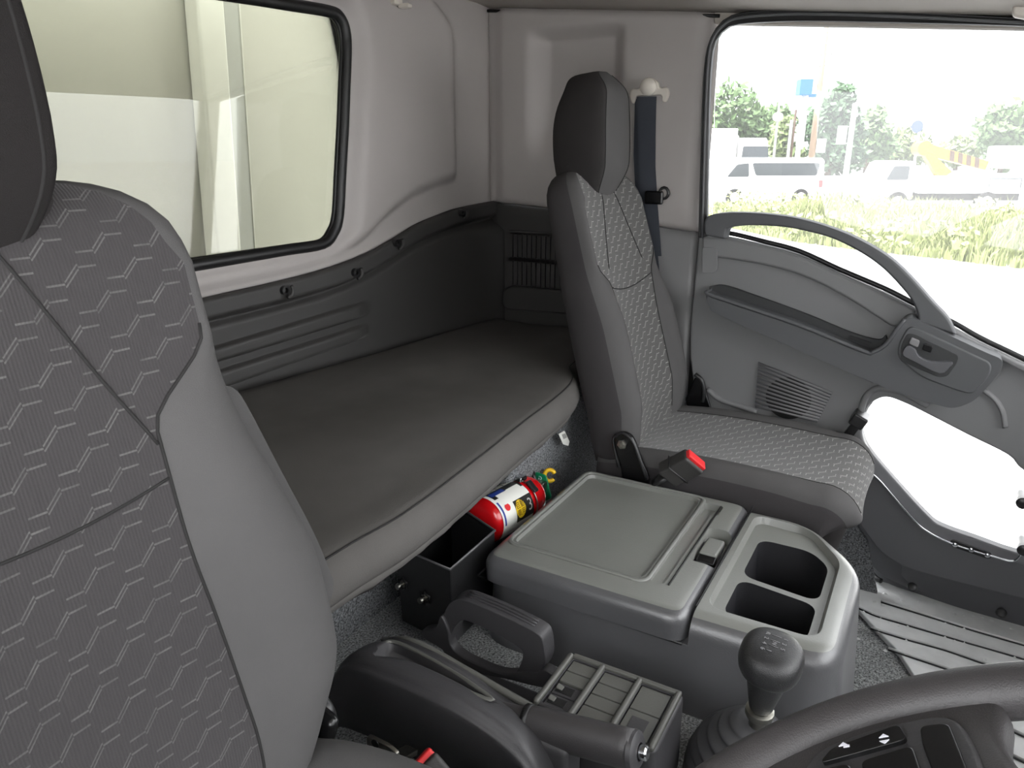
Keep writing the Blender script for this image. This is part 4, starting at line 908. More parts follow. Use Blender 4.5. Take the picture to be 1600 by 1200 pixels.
# fire extinguisher lying behind the console
def extinguisher():
    A = Vector((1.122, 0.722, 0.403)); B = Vector((1.335, 0.712, 0.385)); ax = (B - A).normalized()
    root = thing('fire_extinguisher', (1.19, 0.72, 0.36), 'small red fire extinguisher lying in the gap behind the console', 'extinguisher')
    r0 = 0.049; L = (B - A).length
    lathe('cylinder', A, ax, [(0, 0.0), (0.0, 0.03), (0.004, 0.042), (0.014, r0), (L * 0.78, r0), (L * 0.86, r0 * 0.95), (L * 0.92, r0 * 0.80), (L * 0.96, r0 * 0.58), (L * 0.985, r0 * 0.42), (L, 0.018), (L, 0)], 'red', root, n=48).modifiers.clear()
    root.children[0].data.shade_smooth()
    # frame around the cylinder: angle 0 = up, positive towards the viewer
    up = Vector((0, 0, 1)); up = (up - ax * up.dot(ax)).normalized(); fw = ax.cross(up)
    if fw.dot(Vector((0, -1, 0))) < 0: fw = -fw
    def patch(name, a0, a1, l0, l1, mat, lift, parent, shape=None):
        na, nl = max(3, int((a1 - a0) / 4)), 8; vs = []; fs = []
        for i in range(na + 1):
            for j in range(nl + 1):
                u, v = i / na, j / nl
                if shape == 'oval':
                    uu, vv = 2 * u - 1, 2 * v - 1; u = 0.5 + 0.5 * uu * math.sqrt(1 - vv * vv / 2); v = 0.5 + 0.5 * vv * math.sqrt(1 - uu * uu / 2)
                a = R(a0 + (a1 - a0) * u); h = L * (l0 + (l1 - l0) * v)
                vs.append(A + ax * h + (up * math.cos(a) + fw * math.sin(a)) * (r0 + lift))
        for i in range(na):
            for j in range(nl): q = i * (nl + 1) + j; fs.append((q, q + nl + 1, q + nl + 2, q + 1))
        return obj(name, vs, fs, mat, parent)
    lb = patch('label', -110, 150, 0.055, 0.60, 'label_white', 0.0006, root)
    patch('black_band', -8, 22, 0.101, 0.599, 'label_black', 0.0009, lb)
    patch('blue_strip', -2, 12, 0.111, 0.340, 'label_blue', 0.0012, lb)
    for l in (0.18, 0.31, 0.43, 0.55): patch('print_line', -60, -10, l, l + 0.022, 'label_black', 0.0009, lb)
    for k in range(9): patch('fine_print', -62, -14, 0.115 + k * 0.05 + (0.012 if k % 2 else 0), 0.121 + k * 0.05 + (0.012 if k % 2 else 0), 'label_grey', 0.0009, lb)
    patch('paper_tag', 12, 44, 0.163, 0.371, 'label_white', 0.0016, lb)
    patch('paper_tag', 10, 38, 0.350, 0.558, 'label_white', 0.0016, lb)
    patch('dark_field', 46, 100, 0.288, 0.599, 'label_black', 0.0009, lb)
    patch('blue_edge', 30, 90, 0.080, 0.106, 'label_blue', 0.0009, lb)
    ov = patch('yellow_oval', 48, 92, 0.288, 0.454, 'label_yellow', 0.0014, lb, 'oval')
    patch('red_pill', 42, 60, 0.142, 0.225, 'red_button', 0.0014, lb, 'oval')
    def wrap(name, s, size, a, l, mat, spin):
        n0 = text(name, s, size, Matrix(), mat, lb)
        if not n0: return
        off = n0.location + wloc(lb); 
        for v in n0.data.vertices:
            p = v.co + off; x, y = p.x, p.y
            if spin: x, y = -y, x
            ang = R(a) + (-y) / r0; h = L * l + x
            v.co = A + ax * h + (up * math.cos(ang) + fw * math.sin(ang)) * (r0 + 0.0022) - off
    wrap('oval_text', '自動\n車用', 0.016, 70, 0.371, 'brown_stripe', False)
    wrap('number', '3', 0.036, 72, 0.532, 'label_white', False)
    # clamp band with buckle
    for l in (0.66,):
        tube('clamp_band', [A + ax * L * l + (up * math.cos(R(q)) + fw * math.sin(R(q))) * (r0 + 0.002) for q in range(-170, 180, 10)], 0.006, 'steel', root, n=8, flat=(1.0, .25), up=None)
    cb = A + ax * L * 0.66 + (up * math.cos(R(-5)) + fw * math.sin(R(-5))) * (r0 + 0.006)
    M3 = Matrix((ax, fw, up)).transposed()
    bk = rbox('clamp_buckle', cb, (0.026, 0.038, 0.012), 'chrome', root, bev=0.003, rot=M3)
    c2 = A + ax * L * 0.675 + (up * math.cos(R(38)) + fw * math.sin(R(38))) * (r0 + 0.005)
    rbox('buckle_tab', c2, (0.016, 0.03, 0.008), 'black_metal', bk, bev=0.003, rot=M3 @ Matrix.Rotation(R(-38), 3, 'X'))
    # valve head
    vh = lathe('valve', A + ax * (L - 0.004), ax, [(0, 0.020), (0.006, 0.023), (0.010, 0.020), (0.016, 0.014), (0.032, 0.014), (0.036, 0.008), (0.0361, 0)], 'steel', root, n=20)
    rbox('valve_block', A + ax * (L + 0.020) + up * 0.008, (0.022, 0.034, 0.026), 'steel', vh, bev=0.003, rot=M3)
    gt = plate('green_tag', rounded([A + ax * (L + 0.026) + up * a + fw * b for a, b in ((0.036, -0.016), (0.034, 0.012), (-0.016, 0.03), (-0.03, 0.012), (0.004, -0.02))], 0.005), ax * 0.004, 'green_tag', root, bev=0.001)
    text('tag_mark', 'G', 0.013, Matrix.Translation(A + ax * (L + 0.0255) + up * 0.024 - fw * 0.002) @ Matrix((-fw, up, -ax)).transposed().to_4x4(), 'icon_white', gt)
    rc = A + ax * (L + 0.056) + fw * 0.006 + up * 0.024
    tube('pull_ring', [rc + (Vector((0.5, -0.87, 0)) * math.cos(R(q)) * 0.012 + Vector((0.25, 0.15, 0.95)) * math.sin(R(q)) * 0.013) for q in range(20, 335, 15)], 0.005, 'yellow_ring', root, n=8)
    tube('lever', [A + ax * (L + 0.012) + up * 0.012, A + ax * (L + 0.012) + up * 0.03 - fw * 0.012, A + ax * (L + 0.02) + up * 0.042 - fw * 0.02], [0.005, 0.005, 0.006], 'black_metal', root, n=8)
extinguisher()

# open black sheet-metal box in front of the extinguisher
def holder():
    root = thing('document_box', (1.01, 0.69, 0.27), 'open black sheet metal box with two bolts between bunk and console', 'box')
    c = [Vector(p) for p in [(0.935,0.788,0.425),(0.919,0.655,0.425),(1.075,0.659,0.425),(1.138,0.805,0.425)]]
    zb = 0.262; sl = Vector((0.012, 0.004, 0))
    base = [Vector((p.x, p.y, zb)) for p in c]
    base = [b + (sum(base, Vector()) / 4 - b) * 0.06 for b in base]
    ctr = sum(c, Vector()) / 4
    for i in range(4):
        j = (i + 1) % 4; n = Vector(((c[j] - c[i]).y, -(c[j] - c[i]).x, 0)).normalized()
        if n.dot(ctr - (c[i] + c[j]) / 2) < 0: n = -n
        dz = Vector((0, 0, 0.012 if i in (2, 3) else 0))
        plate('side_wall', [c[i] + dz * 0, c[j] + dz * 0, base[j], base[i]], n * 0.003, 'black_metal', root)
    plate('box_floor', base, (0, 0, 0.003), 'black_metal', root)
    tube('folded_edge', [c[0], c[1], c[2], c[3]], 0.0028, 'console', root, n=6, closed=True)
    fl = plate('partition', [c[2].lerp(c[3], 0.02), c[3], base[3], c[0].lerp(c[1], 0.9) + Vector((0.02, 0, -0.14))], (0.002, 0, 0), 'black_metal', root)
    a, b = c[0], c[1]; nrm = Vector(((b - a).y, -(b - a).x, 0)).normalized()
    if nrm.dot(ctr - a) > 0: nrm = -nrm
    for q in [(0.934,0.792,0.340),(0.918,0.717,0.340)]:
        q = Vector(q); t = max(0.12, min(0.85, (q - a).dot((b - a)) / (b - a).length_squared)); p = a.lerp(b, t); p.z = 0.352 if t < .5 else 0.345
        lathe('bolt', p, nrm, [(-0.002, 0.007), (0.003, 0.007), (0.0032, 0.004), (0.012, 0.004), (0.0125, 0.0065), (0.017, 0.0055), (0.0175, 0.0001)], 'steel', root, n=12)
        tube('star_washer', [p + nrm * 0.002 + Vector((b - a)).normalized() * math.cos(k * math.pi / 6) * (0.013 if k % 2 else 0.008) + Vector((0, 0, 1)) * math.sin(k * math.pi / 6) * (0.013 if k % 2 else 0.008) for k in range(12)], 0.0022, 'rubber', root, n=6, closed=True)
holder()

# parking brake housing, lever, switch box, loop handle
def brake():
    root = thing('parking_brake', (0.72, 0.45, 0.25), 'black parking brake lever in its moulded housing beside the driver seat', 'parking brake')
    rings = []
    tab = [(0.715, 0.26, 0.27), (0.70, 0.32, 0.31), (0.675, 0.385, 0.375), (0.645, 0.432, 0.408), (0.61, 0.445, 0.416), (0.55, 0.448, 0.414), (0.50, 0.448, 0.405), (0.455, 0.446, 0.392), (0.41, 0.438, 0.380), (0.37, 0.424, 0.365), (0.345, 0.405, 0.35), (0.325, 0.37, 0.33), (0.31, 0.32, 0.30), (0.30, 0.27, 0.27)]
    for y, zl, zr in [(p.x, p.y, p.z) for p in crom(tab, 3)]:
        xl, xr = 0.625, 0.742; dd = 0.018 * (1 - sstep(0.26, .4, zl))
        s = [(xl + 0.07, 0.24), (xl + 0.02 + dd, min(zl, 0.24 + (zl - 0.24) * 0.6)), (xl + 0.006 + dd, zl - 0.02 * sstep(.25, .3, zl)), (xl + 0.012 + dd, zl - 0.008), (xl + 0.026 + dd, zl), (xl + 0.07, (zl * 0.55 + zr * 0.45) + 0.002), (xr - 0.024, zr + 0.002), (xr - 0.010, zr - 0.004), (xr, zr - 0.018 * sstep(.25, .3, zr)), (xr + 0.005, 0.24)]
        rings.append([(p.x, y, p.z) for p in crom([(a, 0, b) for a, b in s], 4)])
    h = loft('brake_housing', rings, 'console_deep', root)
    tq = crom([(0.658,0.603,0.436),(0.692,0.616,0.428),(0.708,0.614,0.424),(0.710,0.582,0.423),(0.698,0.506,0.426),(0.685,0.455,0.429),(0.674,0.424,0.432),(0.674,0.453,0.432),(0.675,0.501,0.432),(0.671,0.563,0.433),(0.657,0.593,0.436)], 4, True)
    cu = loft('cutter', [[p + Vector((0, 0, -0.012)) for p in tq], [p + Vector((0.002, 0, 0.03)) for p in tq]], 'console_deep')
    cut(h, [cu]); h.modifiers.clear()
    # coin tray sunk in the rear of the housing: a raised lip around a dark floor
    tr = crom([(0.657,0.606,0.436),(0.696,0.621,0.427),(0.714,0.619,0.422),(0.716,0.587,0.422),(0.704,0.511,0.424),(0.690,0.459,0.428),(0.675,0.419,0.432),(0.671,0.446,0.433),(0.671,0.498,0.433),(0.668,0.561,0.433),(0.653,0.594,0.437)], 4, True)
    tube('tray_lip', [p + Vector((0, 0, 0.002)) for p in tr], 0.0028, 'cover_grey', h, n=8, closed=True, flat=(1.2, .7), up=(0, 0, 1))
    # right wall flange
    tube('housing_flange', crom([(0.742, 0.66, 0.392), (0.744, 0.60, 0.410), (0.744, 0.51, 0.397), (0.744, 0.44, 0.385), (0.746, 0.385, 0.374)], 5), 0.006, 'cover_grey', h, n=8)
    # lever
    P = crom([(0.700,0.491,0.386),(0.700,0.466,0.385),(0.700,0.414,0.392),(0.700,0.373,0.398),(0.700,0.346,0.402),(0.700,0.283,0.412),(0.700,0.232,0.421)], 4)
    n = len(P); rad = [interp([(0, 0.012), (0.3, 0.017), (0.42, 0.019), (0.5, 0.0235), (0.8, 0.026), (1, 0.026)], i / (n - 1)) for i in range(n)]
    lv = tube('brake_grip', P, rad, 'wheel_skin', root, n=18, flat=(0.85, 1), up=(0, 0, 1))
    e = P[-1]; ax = (P[-1] - P[-3]).normalized()
    lathe('grip_cap', e - ax * 0.002, ax, [(0, 0.025), (0.006, 0.024), (0.010, 0.018), (0.0101, 0.011), (0.004, 0.0105)], 'console_deep', lv, n=20)
    lathe('release_button', e, ax, [(0, 0.009), (0.016, 0.009), (0.018, 0.007), (0.0181, 0)], 'chrome', lv, n=16)
    k = int(n * 0.47); tube('grip_collar', [P[k], P[k + 1]], [0.0235, 0.024], 'rubber', lv, n=18, flat=(0.88, 1.02), up=(0, 0, 1))
    # lower drum below the grip
    rbox('pivot_block', (0.70, 0.36, 0.325), (0.05, 0.10, 0.15), 'console_deep', root, bev=0.012)
    return root
brake()
def switch_box():
    root = thing('switch_panel', (0.82, 0.31, 0.25), 'black switch box with three columns of blank cells beside the parking brake', 'switch panel')
    z = 0.372; x0, x1, y0, y1 = 0.758, 0.886, 0.222, 0.402
    b = rsolid('panel_housing', rounded([(x0, y0, 0), (x1, y0, 0), (x1, y1, 0), (x0, y1, 0)], 0.014), 0.235, z, 0.006, 'console_deep', root, draft=0.001)
    ys = [(0.353, 0.395), (0.294, 0.343), (0.237, 0.284)]
    cuts = [cutter(rect(0.768, 0.874, a, c, 0.003), z - 0.007, z + 0.02) for a, c in ys]
    cut(b, cuts, 0.0012)
    # raised bars between the columns
    for y in (0.401, 0.348, 0.289, 0.230):
        rbox('divider', ((x0 + x1) / 2 - 0.002, y, z + 0.001), (0.122, 0.009, 0.010), 'cover_grey', root, bev=0.004)
    rbox('top_rim', (0.880, 0.312, z + 0.001), (0.008, 0.172, 0.008), 'cover_grey', root, bev=0.003)
    # blank covers and open switch wells
    for ci, (a, c) in enumerate(ys):
        n = (4, 4, 2)[ci]
        for k in range(n):
            xa, xb = 0.769 + 0.104 * k / n, 0.769 + 0.104 * (k + 1) / n
            cx, cy, w_, l_ = (xa + xb) / 2, (a + c) / 2, xb - xa - 0.002, c - a - 0.003
            if ci == 0 and k < 2:
                fr = rbox('switch_well', (cx, cy, z - 0.0055), (w_, l_, 0.004), 'console_deep', root, bev=0.001)
                rbox('well_hole', (cx, cy + 0.003, z - 0.0033), (w_ * 0.62, l_ * 0.66, 0.001), 'rubber', fr, bev=0)
                rbox('well_tongue', (cx + 0.002, cy + 0.012, z - 0.0025), (w_ * 0.4, 0.010, 0.003), 'cover_grey', fr, bev=0.001, rot=Matrix.Rotation(R(14), 3, 'X'))
            else:
                cv = rbox('blank_cover', (cx, cy, z - 0.004), (w_, l_, 0.006), 'cover_grey', root, bev=0.0012)
                if ci == 2 and k == 0:
                    rbox('recess_line', (cx, cy, z - 0.0005), (w_ * 0.5, l_ * 0.55, 0.0016), 'console_deep', cv, bev=0.0006)
    return root
switch_box()
def loop_handle():
    root = thing('loop_handle', (0.90, 0.56, 0.25), 'black plastic loop handle rising between brake housing and console', 'handle')
    outer = crom([(0.868,0.639,0.360),(0.868,0.629,0.386),(0.868,0.617,0.403),(0.868,0.596,0.414),(0.868,0.549,0.413),(0.868,0.501,0.408),(0.868,0.459,0.401),(0.868,0.446,0.391),(0.868,0.441,0.358),(0.868,0.445,0.337),(0.868,0.452,0.324)], 4)
    inner = crom([(0.868,0.620,0.314),(0.868,0.619,0.340),(0.868,0.608,0.361),(0.868,0.595,0.374),(0.868,0.568,0.374),(0.868,0.525,0.369),(0.868,0.487,0.359),(0.868,0.482,0.346),(0.868,0.487,0.327),(0.868,0.494,0.312),(0.868,0.499,0.300)], 4)
    g = strip('grip_arch', outer, inner, (0.034, 0, 0), 'console_deep', root, n=50, bev=0.010)
    low = crom([(0.862,0.637,0.372),(0.862,0.649,0.343),(0.862,0.671,0.332),(0.862,0.683,0.320),(0.862,0.672,0.311),(0.862,0.637,0.303),(0.862,0.622,0.286),(0.862,0.572,0.282),(0.862,0.510,0.295),(0.862,0.462,0.302),(0.862,0.428,0.312),(0.862,0.419,0.335),(0.862,0.440,0.343),(0.862,0.453,0.330),(0.862,0.483,0.318),(0.862,0.522,0.303),(0.862,0.572,0.303),(0.862,0.603,0.309),(0.862,0.618,0.321),(0.862,0.622,0.348)], 3, True)
    plate('base_bar', low, (0.02, 0, 0), 'console_deep', root, bev=0.008)
    for k in (-1, 0, 1): tube('grip_rib', [Vector((p.x + 0.018 + 0.007 * k, p.y, p.z + 0.001)) for p in crom([(0.868,0.596,0.414),(0.868,0.549,0.413),(0.868,0.501,0.408),(0.868,0.466,0.402)], 4)], 0.0018, 'console_deep', g, n=6)
    rbox('base_foot', (0.872, 0.52, 0.256), (0.05, 0.20, 0.02), 'console_deep', root, bev=0.008)
    return root
loop_handle()

# gear lever
def gear():
    root = thing('gear_lever', (0.95, 0.15, 0.25), 'black gear lever with rounded knob and ribbed rubber boot', 'gear lever')
    base = Vector((0.895, 0.130, 0.24)); top = Vector((0.868, 0.110, 0.50)); ax = (top - base).normalized()
    prof = []; rr = [(0.0, 0.086), (0.05, 0.084), (0.085, 0.072), (0.11, 0.052), (0.13, 0.036)]
    for i in range(60):
        h = 0.13 * i / 59; prof.append((h, interp(rr, h) + 0.0030 * math.sin(i * 2 * math.pi / 7.5)))
    prof += [(0.134, 0.033), (0.138, 0.022), (0.138, 0.0)]
    bx = (ax * 0.7 + Vector((0, 0, 1)) * 0.5).normalized()
    lathe('boot', base + Vector((0, 0, -0.01)), bx, prof, 'boot', root, n=40).modifiers.clear(); root.children[0].data.shade_smooth()
    tube('shaft', [base + ax * 0.07, top], 0.011, 'steel', root, n=12)
    lathe('collar', base + ax * 0.145, ax, [(0, 0.017), (0.004, 0.019), (0.012, 0.019), (0.014, 0.014), (0.0141, 0)], 'steel', root, n=16)
    lathe('sleeve', base + ax * 0.160, ax, [(0, 0.014), (0.004, 0.016), (0.05, 0.025), (0.085, 0.031), (0.09, 0.02), (0.0901, 0)], 'knob_skin', root, n=28)
    # knob: flattened rounded head
    kc = Vector((0.846,0.108,0.505)); s = Vector((1, 0, 0)); s = (s - ax * s.dot(ax)).normalized(); q = ax.cross(s)
    rings = []
    for h, a, b in [(p.x, p.y, p.z) for p in crom([(-0.026, 0.026, 0.024), (-0.024, 0.033, 0.030), (-0.016, 0.0395, 0.036), (-0.004, 0.043, 0.039), (0.008, 0.042, 0.038), (0.016, 0.037, 0.034), (0.021, 0.029, 0.026), (0.0236, 0.016, 0.014), (0.024, 0.002, 0.002)], 3)]:
        rings.append([kc + ax * h + s * a * math.copysign(abs(math.cos(t)) ** 0.86, math.cos(t)) + q * b * math.copysign(abs(math.sin(t)) ** 0.86, math.sin(t)) for t in [2 * math.pi * i / 40 for i in range(40)]])
    kn = loft('knob', rings, 'knob_skin', root)
    # shift pattern on top: text reads from the driver's seat
    tx = Vector((-1, 0, 0)); tx = (tx - ax * tx.dot(ax)).normalized(); ty = ax.cross(tx)
    for c, x, y in (('R', -0.015, -0.011), ('1', -0.015, 0.011), ('2', -0.005, -0.011), ('3', -0.005, 0.011), ('4', 0.005, -0.011), ('5', 0.005, 0.011), ('6', 0.015, -0.011), ('N', 0.0, 0.0)):
        hz = interp([(0, 0.0243), (0.014, 0.0238), (0.02, 0.0228), (0.026, 0.0212)], math.hypot(x, y) * 0.9)
        text('shift_mark', c, 0.0075, Matrix.Translation(kc + ax * hz + tx * x + ty * y) @ Matrix((tx, ty, ax)).transposed().to_4x4(), 'knob_mark', kn, 0.0006)
    for x in (-0.015, -0.005, 0.005, 0.015): tube('shift_line', [kc + ax * interp([(0, 0.0245), (0.014, 0.024), (0.02, 0.023), (0.026, 0.0214)], math.hypot(x, y) * 0.9) + tx * x + ty * y for y in ((-0.006, 0, 0.006) if x < .01 else (-0.006, 0))], 0.0004, 'knob_mark', kn, n=5)
    return root
gear()

# steering wheel
def wheel():
    c = Vector((0.25, -0.068, 0.803)); n = Vector((0, math.sin(R(30)), math.cos(R(30)))); e1 = Vector((1, 0, 0)); e2 = n.cross(e1)
    root = thing('steering_wheel', c - n * 0.3, 'black steering wheel with button pads at the lower right corner', 'steering wheel')
    def P(a, r_, h=0.0): return c + (e1 * math.cos(a) + e2 * math.sin(a)) * r_ + n * h
    def Q(x, y, h=0.0): return c + e1 * x + e2 * y + n * h
    tube('rim', [P(2 * math.pi * k / 96, 0.22) for k in range(96)], 0.0165, 'wheel_skin', root, n=20, closed=True, up=n)
    # hub pad
    rings = []
    for h, s in ((-0.05, 0.085), (-0.02, 0.10), (0.0, 0.10), (0.012, 0.092), (0.018, 0.075)):
        rings.append([P(2 * math.pi * k / 40, s * (1 + 0.08 * math.cos(4 * math.pi * k / 40)), h - 0.03) for k in range(40)])
    loft('hub', rings, 'wheel_skin', root)
    lathe('column', c - n * 0.45, n, [(0, 0.05), (0.35, 0.045), (0.40, 0.06), (0.4001, 0)], 'black_trim', root, n=24)
    SC_, SS_ = math.cos(R(10)), math.sin(R(10))
    for sgn in (1, -1):
        def T(x, y, h=0.0): x *= sgn; return Q(x * SC_ - y * SS_, x * SS_ + y * SC_, h)
        # wide side spoke from hub to rim
        out = [T(x, y, 0.004) for x, y in ((0.06, 0.085), (0.10, 0.12), (0.13, 0.15), (0.158, 0.152), (0.185, 0.118), (0.209, 0.06), (0.219, 0.0), (0.214, -0.03), (0.20, -0.042), (0.165, -0.035), (0.12, -0.045), (0.06, -0.06))]
        sp = plate('spoke', crom(out, 4, True), n * -0.022, 'wheel_skin', root, bev=0.009)
        bz = plate('button_bezel', crom([T(x, y, 0.008) for x, y in ((0.08, 0.05), (0.11, 0.064), (0.15, 0.074), (0.176, 0.07), (0.189, 0.045), (0.194, 0.01), (0.190, -0.012), (0.17, -0.020), (0.12, -0.022), (0.08, -0.02))], 4, True), n * -0.008, 'console_deep', root, bev=0.003)
        def key(name, pts, icon=None):
            k = plate(name, rounded([T(x, y, 0.011) for x, y in pts], 0.005), n * -0.005, 'black_gloss', bz, bev=0.0012)
            if icon:
                cx, cy = sum(p[0] for p in pts) / len(pts), sum(p[1] for p in pts) / len(pts)
                for kind, dx, dy in icon:
                    s = 0.0028
                    tri = {'up': ((-1, 0), (1, 0), (0, 1.1)), 'down': ((-1, 0), (0, -1.1), (1, 0)), 'left': ((0, -1), (0, 1), (-1.1, 0)), 'right': ((0, -1), (1.1, 0), (0, 1)), 'bar': ((-0.3, -1.3), (0.3, -1.3), (0.3, 0), (-0.3, 0))}[kind]
                    plate('key_icon', [T(cx + dx + a * s, cy + dy + b * s, 0.0114) for a, b in tri], n * -0.0006, 'icon_white', k)
        key('button', ((0.164, 0.064), (0.176, 0.056), (0.187, 0.015), (0.172, 0.012)), [('right', 0.001, 0.012), ('bar', 0.0, 0.012), ('right', 0.002, -0.012), ('left', -0.001, -0.012)])
        key('button', ((0.118, 0.060), (0.158, 0.068), (0.160, 0.046), (0.114, 0.040)), [('up', 0, 0), ('down', 0, -0.002)])
        key('button', ((0.110, 0.034), (0.160, 0.040), (0.166, 0.010), (0.112, 0.006)), [('right', 0.008, 0), ('left', -0.008, 0)])
        key('button', ((0.112, 0.000), (0.166, 0.005), (0.182, 0.004), (0.180, -0.012), (0.112, -0.016)))
    sp = plate('lower_spoke', crom([Q(x, y, -0.012) for x, y in ((-0.035, -0.08), (0.035, -0.08), (0.03, -0.15), (0.045, -0.218), (-0.045, -0.218), (-0.03, -0.15))], 4, True), n * -0.02, 'wheel_skin', root, bev=0.008)
    return root
wheel()

# driver's buckle and seat bracket
buckle('seat_belt_buckle', (0.555, 0.33, 0.33), (0.550,0.445,0.423), 0.045, 0.03, (0.8, -0.5, 0.2), 'black belt buckle with red button beside the driver cushion at the bottom edge')
def driver_bits():
    lv = tube('recliner_lever', crom([(0.490,0.536,0.520),(0.490,0.526,0.510),(0.490,0.526,0.489),(0.490,0.543,0.453),(0.490,0.556,0.428)], 5), 0.009, 'black_metal', seatD, n=10)
    rbox('recliner_cover', (0.475,0.530,0.496), (0.02, 0.05, 0.07), 'black_gloss', seatD, bev=0.01, rot=Matrix.Rotation(R(20), 3, 'X'))
    b = thing('seat_rail_bracket', (0.570,0.518,0.384), 'bare metal anchor bracket with hole on the carpet beside driver seat', 'bracket')
    q = plate('bracket_plate', rounded([(0.575,0.551,0.395),(0.575,0.515,0.395),(0.575,0.499,0.389),(0.575,0.508,0.364),(0.575,0.551,0.348)], 0.006), (0.006, 0, 0), 'steel', b, bev=0.001)
    rbox('bracket_tab', (0.590,0.500,0.378), (0.03, 0.02, 0.008), 'steel', b, bev=0.002, rot=Matrix.Rotation(R(20), 3, 'Y'))
    lathe('bracket_hole', Vector((0.574,0.535,0.391)), (-1, 0, 0), [(0, 0.006), (0.0008, 0.006), (0.0009, 0)], 'rubber', b, n=16)
driver_bits()

# rubber floor mat with raised ribs
def floor_mat():
    root = thing('floor_mat', (1.85, -0.1, 0), 'grey ribbed rubber mat in the passenger footwell', 'floor mat')
    pts = crom([(1.969,0.093,0.006),(1.967,0.040,0.006),(2.010,0.003,0.006),(1.999,-0.064,0.006),(1.981,-0.182,0.006),(1.967,-0.318,0.006),(1.966,-0.563,0.006)], 3) + [(1.406,-0.468,0.006),(1.398,-0.321,0.006),(1.457,-0.147,0.006),(1.625,-0.095,0.006),(1.701,-0.060,0.006),(1.768,-0.009,0.006),(1.855,0.054,0.006)]
    plate('mat_sheet', pts, (0, 0, -0.014), 'mat', root, bev=0.003)
    lines = ([(1.905,-0.005,0.008),(1.898,-0.087,0.008),(1.886,-0.208,0.008),(1.881,-0.312,0.008),(1.871,-0.491,0.008)], [(1.853,0.057,0.008),(1.833,0.003,0.008),(1.830,-0.061,0.008),(1.825,-0.181,0.008),(1.821,-0.308,0.008),(1.806,-0.481,0.008)], [(1.770,0.008,0.008),(1.766,-0.064,0.008),(1.767,-0.151,0.008),(1.756,-0.236,0.008),(1.739,-0.417,0.008)], [(1.703,-0.035,0.008),(1.698,-0.104,0.008),(1.693,-0.162,0.008),(1.680,-0.299,0.008),(1.665,-0.409,0.008)], [(1.630,-0.119,0.008),(1.625,-0.156,0.008),(1.621,-0.204,0.008),(1.604,-0.295,0.008),(1.580,-0.399,0.008)], [(1.563,-0.157,0.008),(1.556,-0.226,0.008),(1.541,-0.291,0.008),(1.511,-0.391,0.008)], [(1.496,-0.158,0.008),(1.483,-0.224,0.008),(1.464,-0.286,0.008),(1.451,-0.345,0.008)])
    for l in lines:
        tube('rib', crom(l, 4), 0.004, 'mat', root, n=6, flat=(0.6, 1), up=(0, 0, 1))
        tube('groove', [p + Vector((-0.006, 0, -0.0005)) for p in crom(l, 4)], 0.003, 'rubber', root, n=6, flat=(0.8, .6), up=(0, 0, 1))
    vs = []; fs = []
    for i in range(40):
        for row in range(5):
            x = 1.70 + 0.062 * row + 0.01 * math.sin(i); y = 0.05 - 0.02 * i
            if random.random() < 0.35: continue
            b = len(vs); r_ = 0.005
            vs += [(x + r_ * math.cos(k * 1.047), y + r_ * math.sin(k * 1.047), 0.006) for k in range(6)] + [(x, y, 0.010)]
            fs += [(b + k, b + (k + 1) % 6, b + 6) for k in range(6)]
    tag(obj('grip_studs', vs, fs, 'mat', root), kind='stuff')
floor_mat()

# ceiling fittings
h = thing('ceiling_hook', (1.530,1.196,1.452), 'small beige hook at the top of the rear wall right of window', 'hook')
hb = Vector((1.537,1.205,1.459)); rbox('hook_plate', hb + Vector((0, 0, 0.004)), (0.03, 0.02, 0.03), 'belt_guide', h, bev=0.004)
rbox('hook_arm', hb + Vector((0.012, -0.018, -0.012)), (0.018, 0.03, 0.010), 'belt_guide', h, bev=0.003)
gh = thing('roof_clip', (1.860,-0.034,1.388), 'small cream clip hanging from the roof edge at upper right', 'clip')
plate('clip_blade', rounded([(1.860,-0.017,1.418),(1.860,-0.043,1.416),(1.860,-0.040,1.383),(1.860,-0.031,1.383)], 0.004), (0.012, 0, 0), 'belt_guide', gh, bev=0.002)
gv = thing('sun_visor', (1.800,-0.105,1.384), 'cream folded sun visor cut off by the upper right edge', 'sun visor')
plate('visor_pad', rounded([(1.820,-0.046,1.457),(1.820,-0.245,1.436),(1.820,-0.266,1.332),(1.820,-0.084,1.355),(1.820,-0.054,1.363),(1.820,-0.050,1.372)], 0.02), (0.02, 0, 0), 'belt_guide', gv, bev=0.006)
ct = thing('care_tag', (1.412,0.680,0.486), 'small white sewn tag below the bunk beside passenger seat', 'tag')
plate('tag_leaf', [(1.408,0.690,0.504),(1.438,0.690,0.502),(1.467,0.690,0.465),(1.461,0.690,0.456),(1.433,0.690,0.470)], (0, 0.001, 0), 'label_white', ct)
plate('tag_print', [(1.423,0.689,0.498),(1.440,0.689,0.495),(1.451,0.689,0.481),(1.433,0.689,0.483)], (0, 0.0005, 0), 'label_grey', ct)

# ================================================================== outside
GZ = -1.0
RX = Vector((math.sin(R(30)), -math.cos(R(30)), 0)); FX = Vector((math.cos(R(30)), math.sin(R(30)), 0)); UZ = Vector((0, 0, 1))
g = obj('ground', [(-160, -160, GZ), (200, -160, GZ), (200, 160, GZ), (-160, 160, GZ)], [(0, 1, 2, 3)], 'asphalt', smooth=False)
tag(g, 'pale paved yard outside the cab', None, kind='structure')
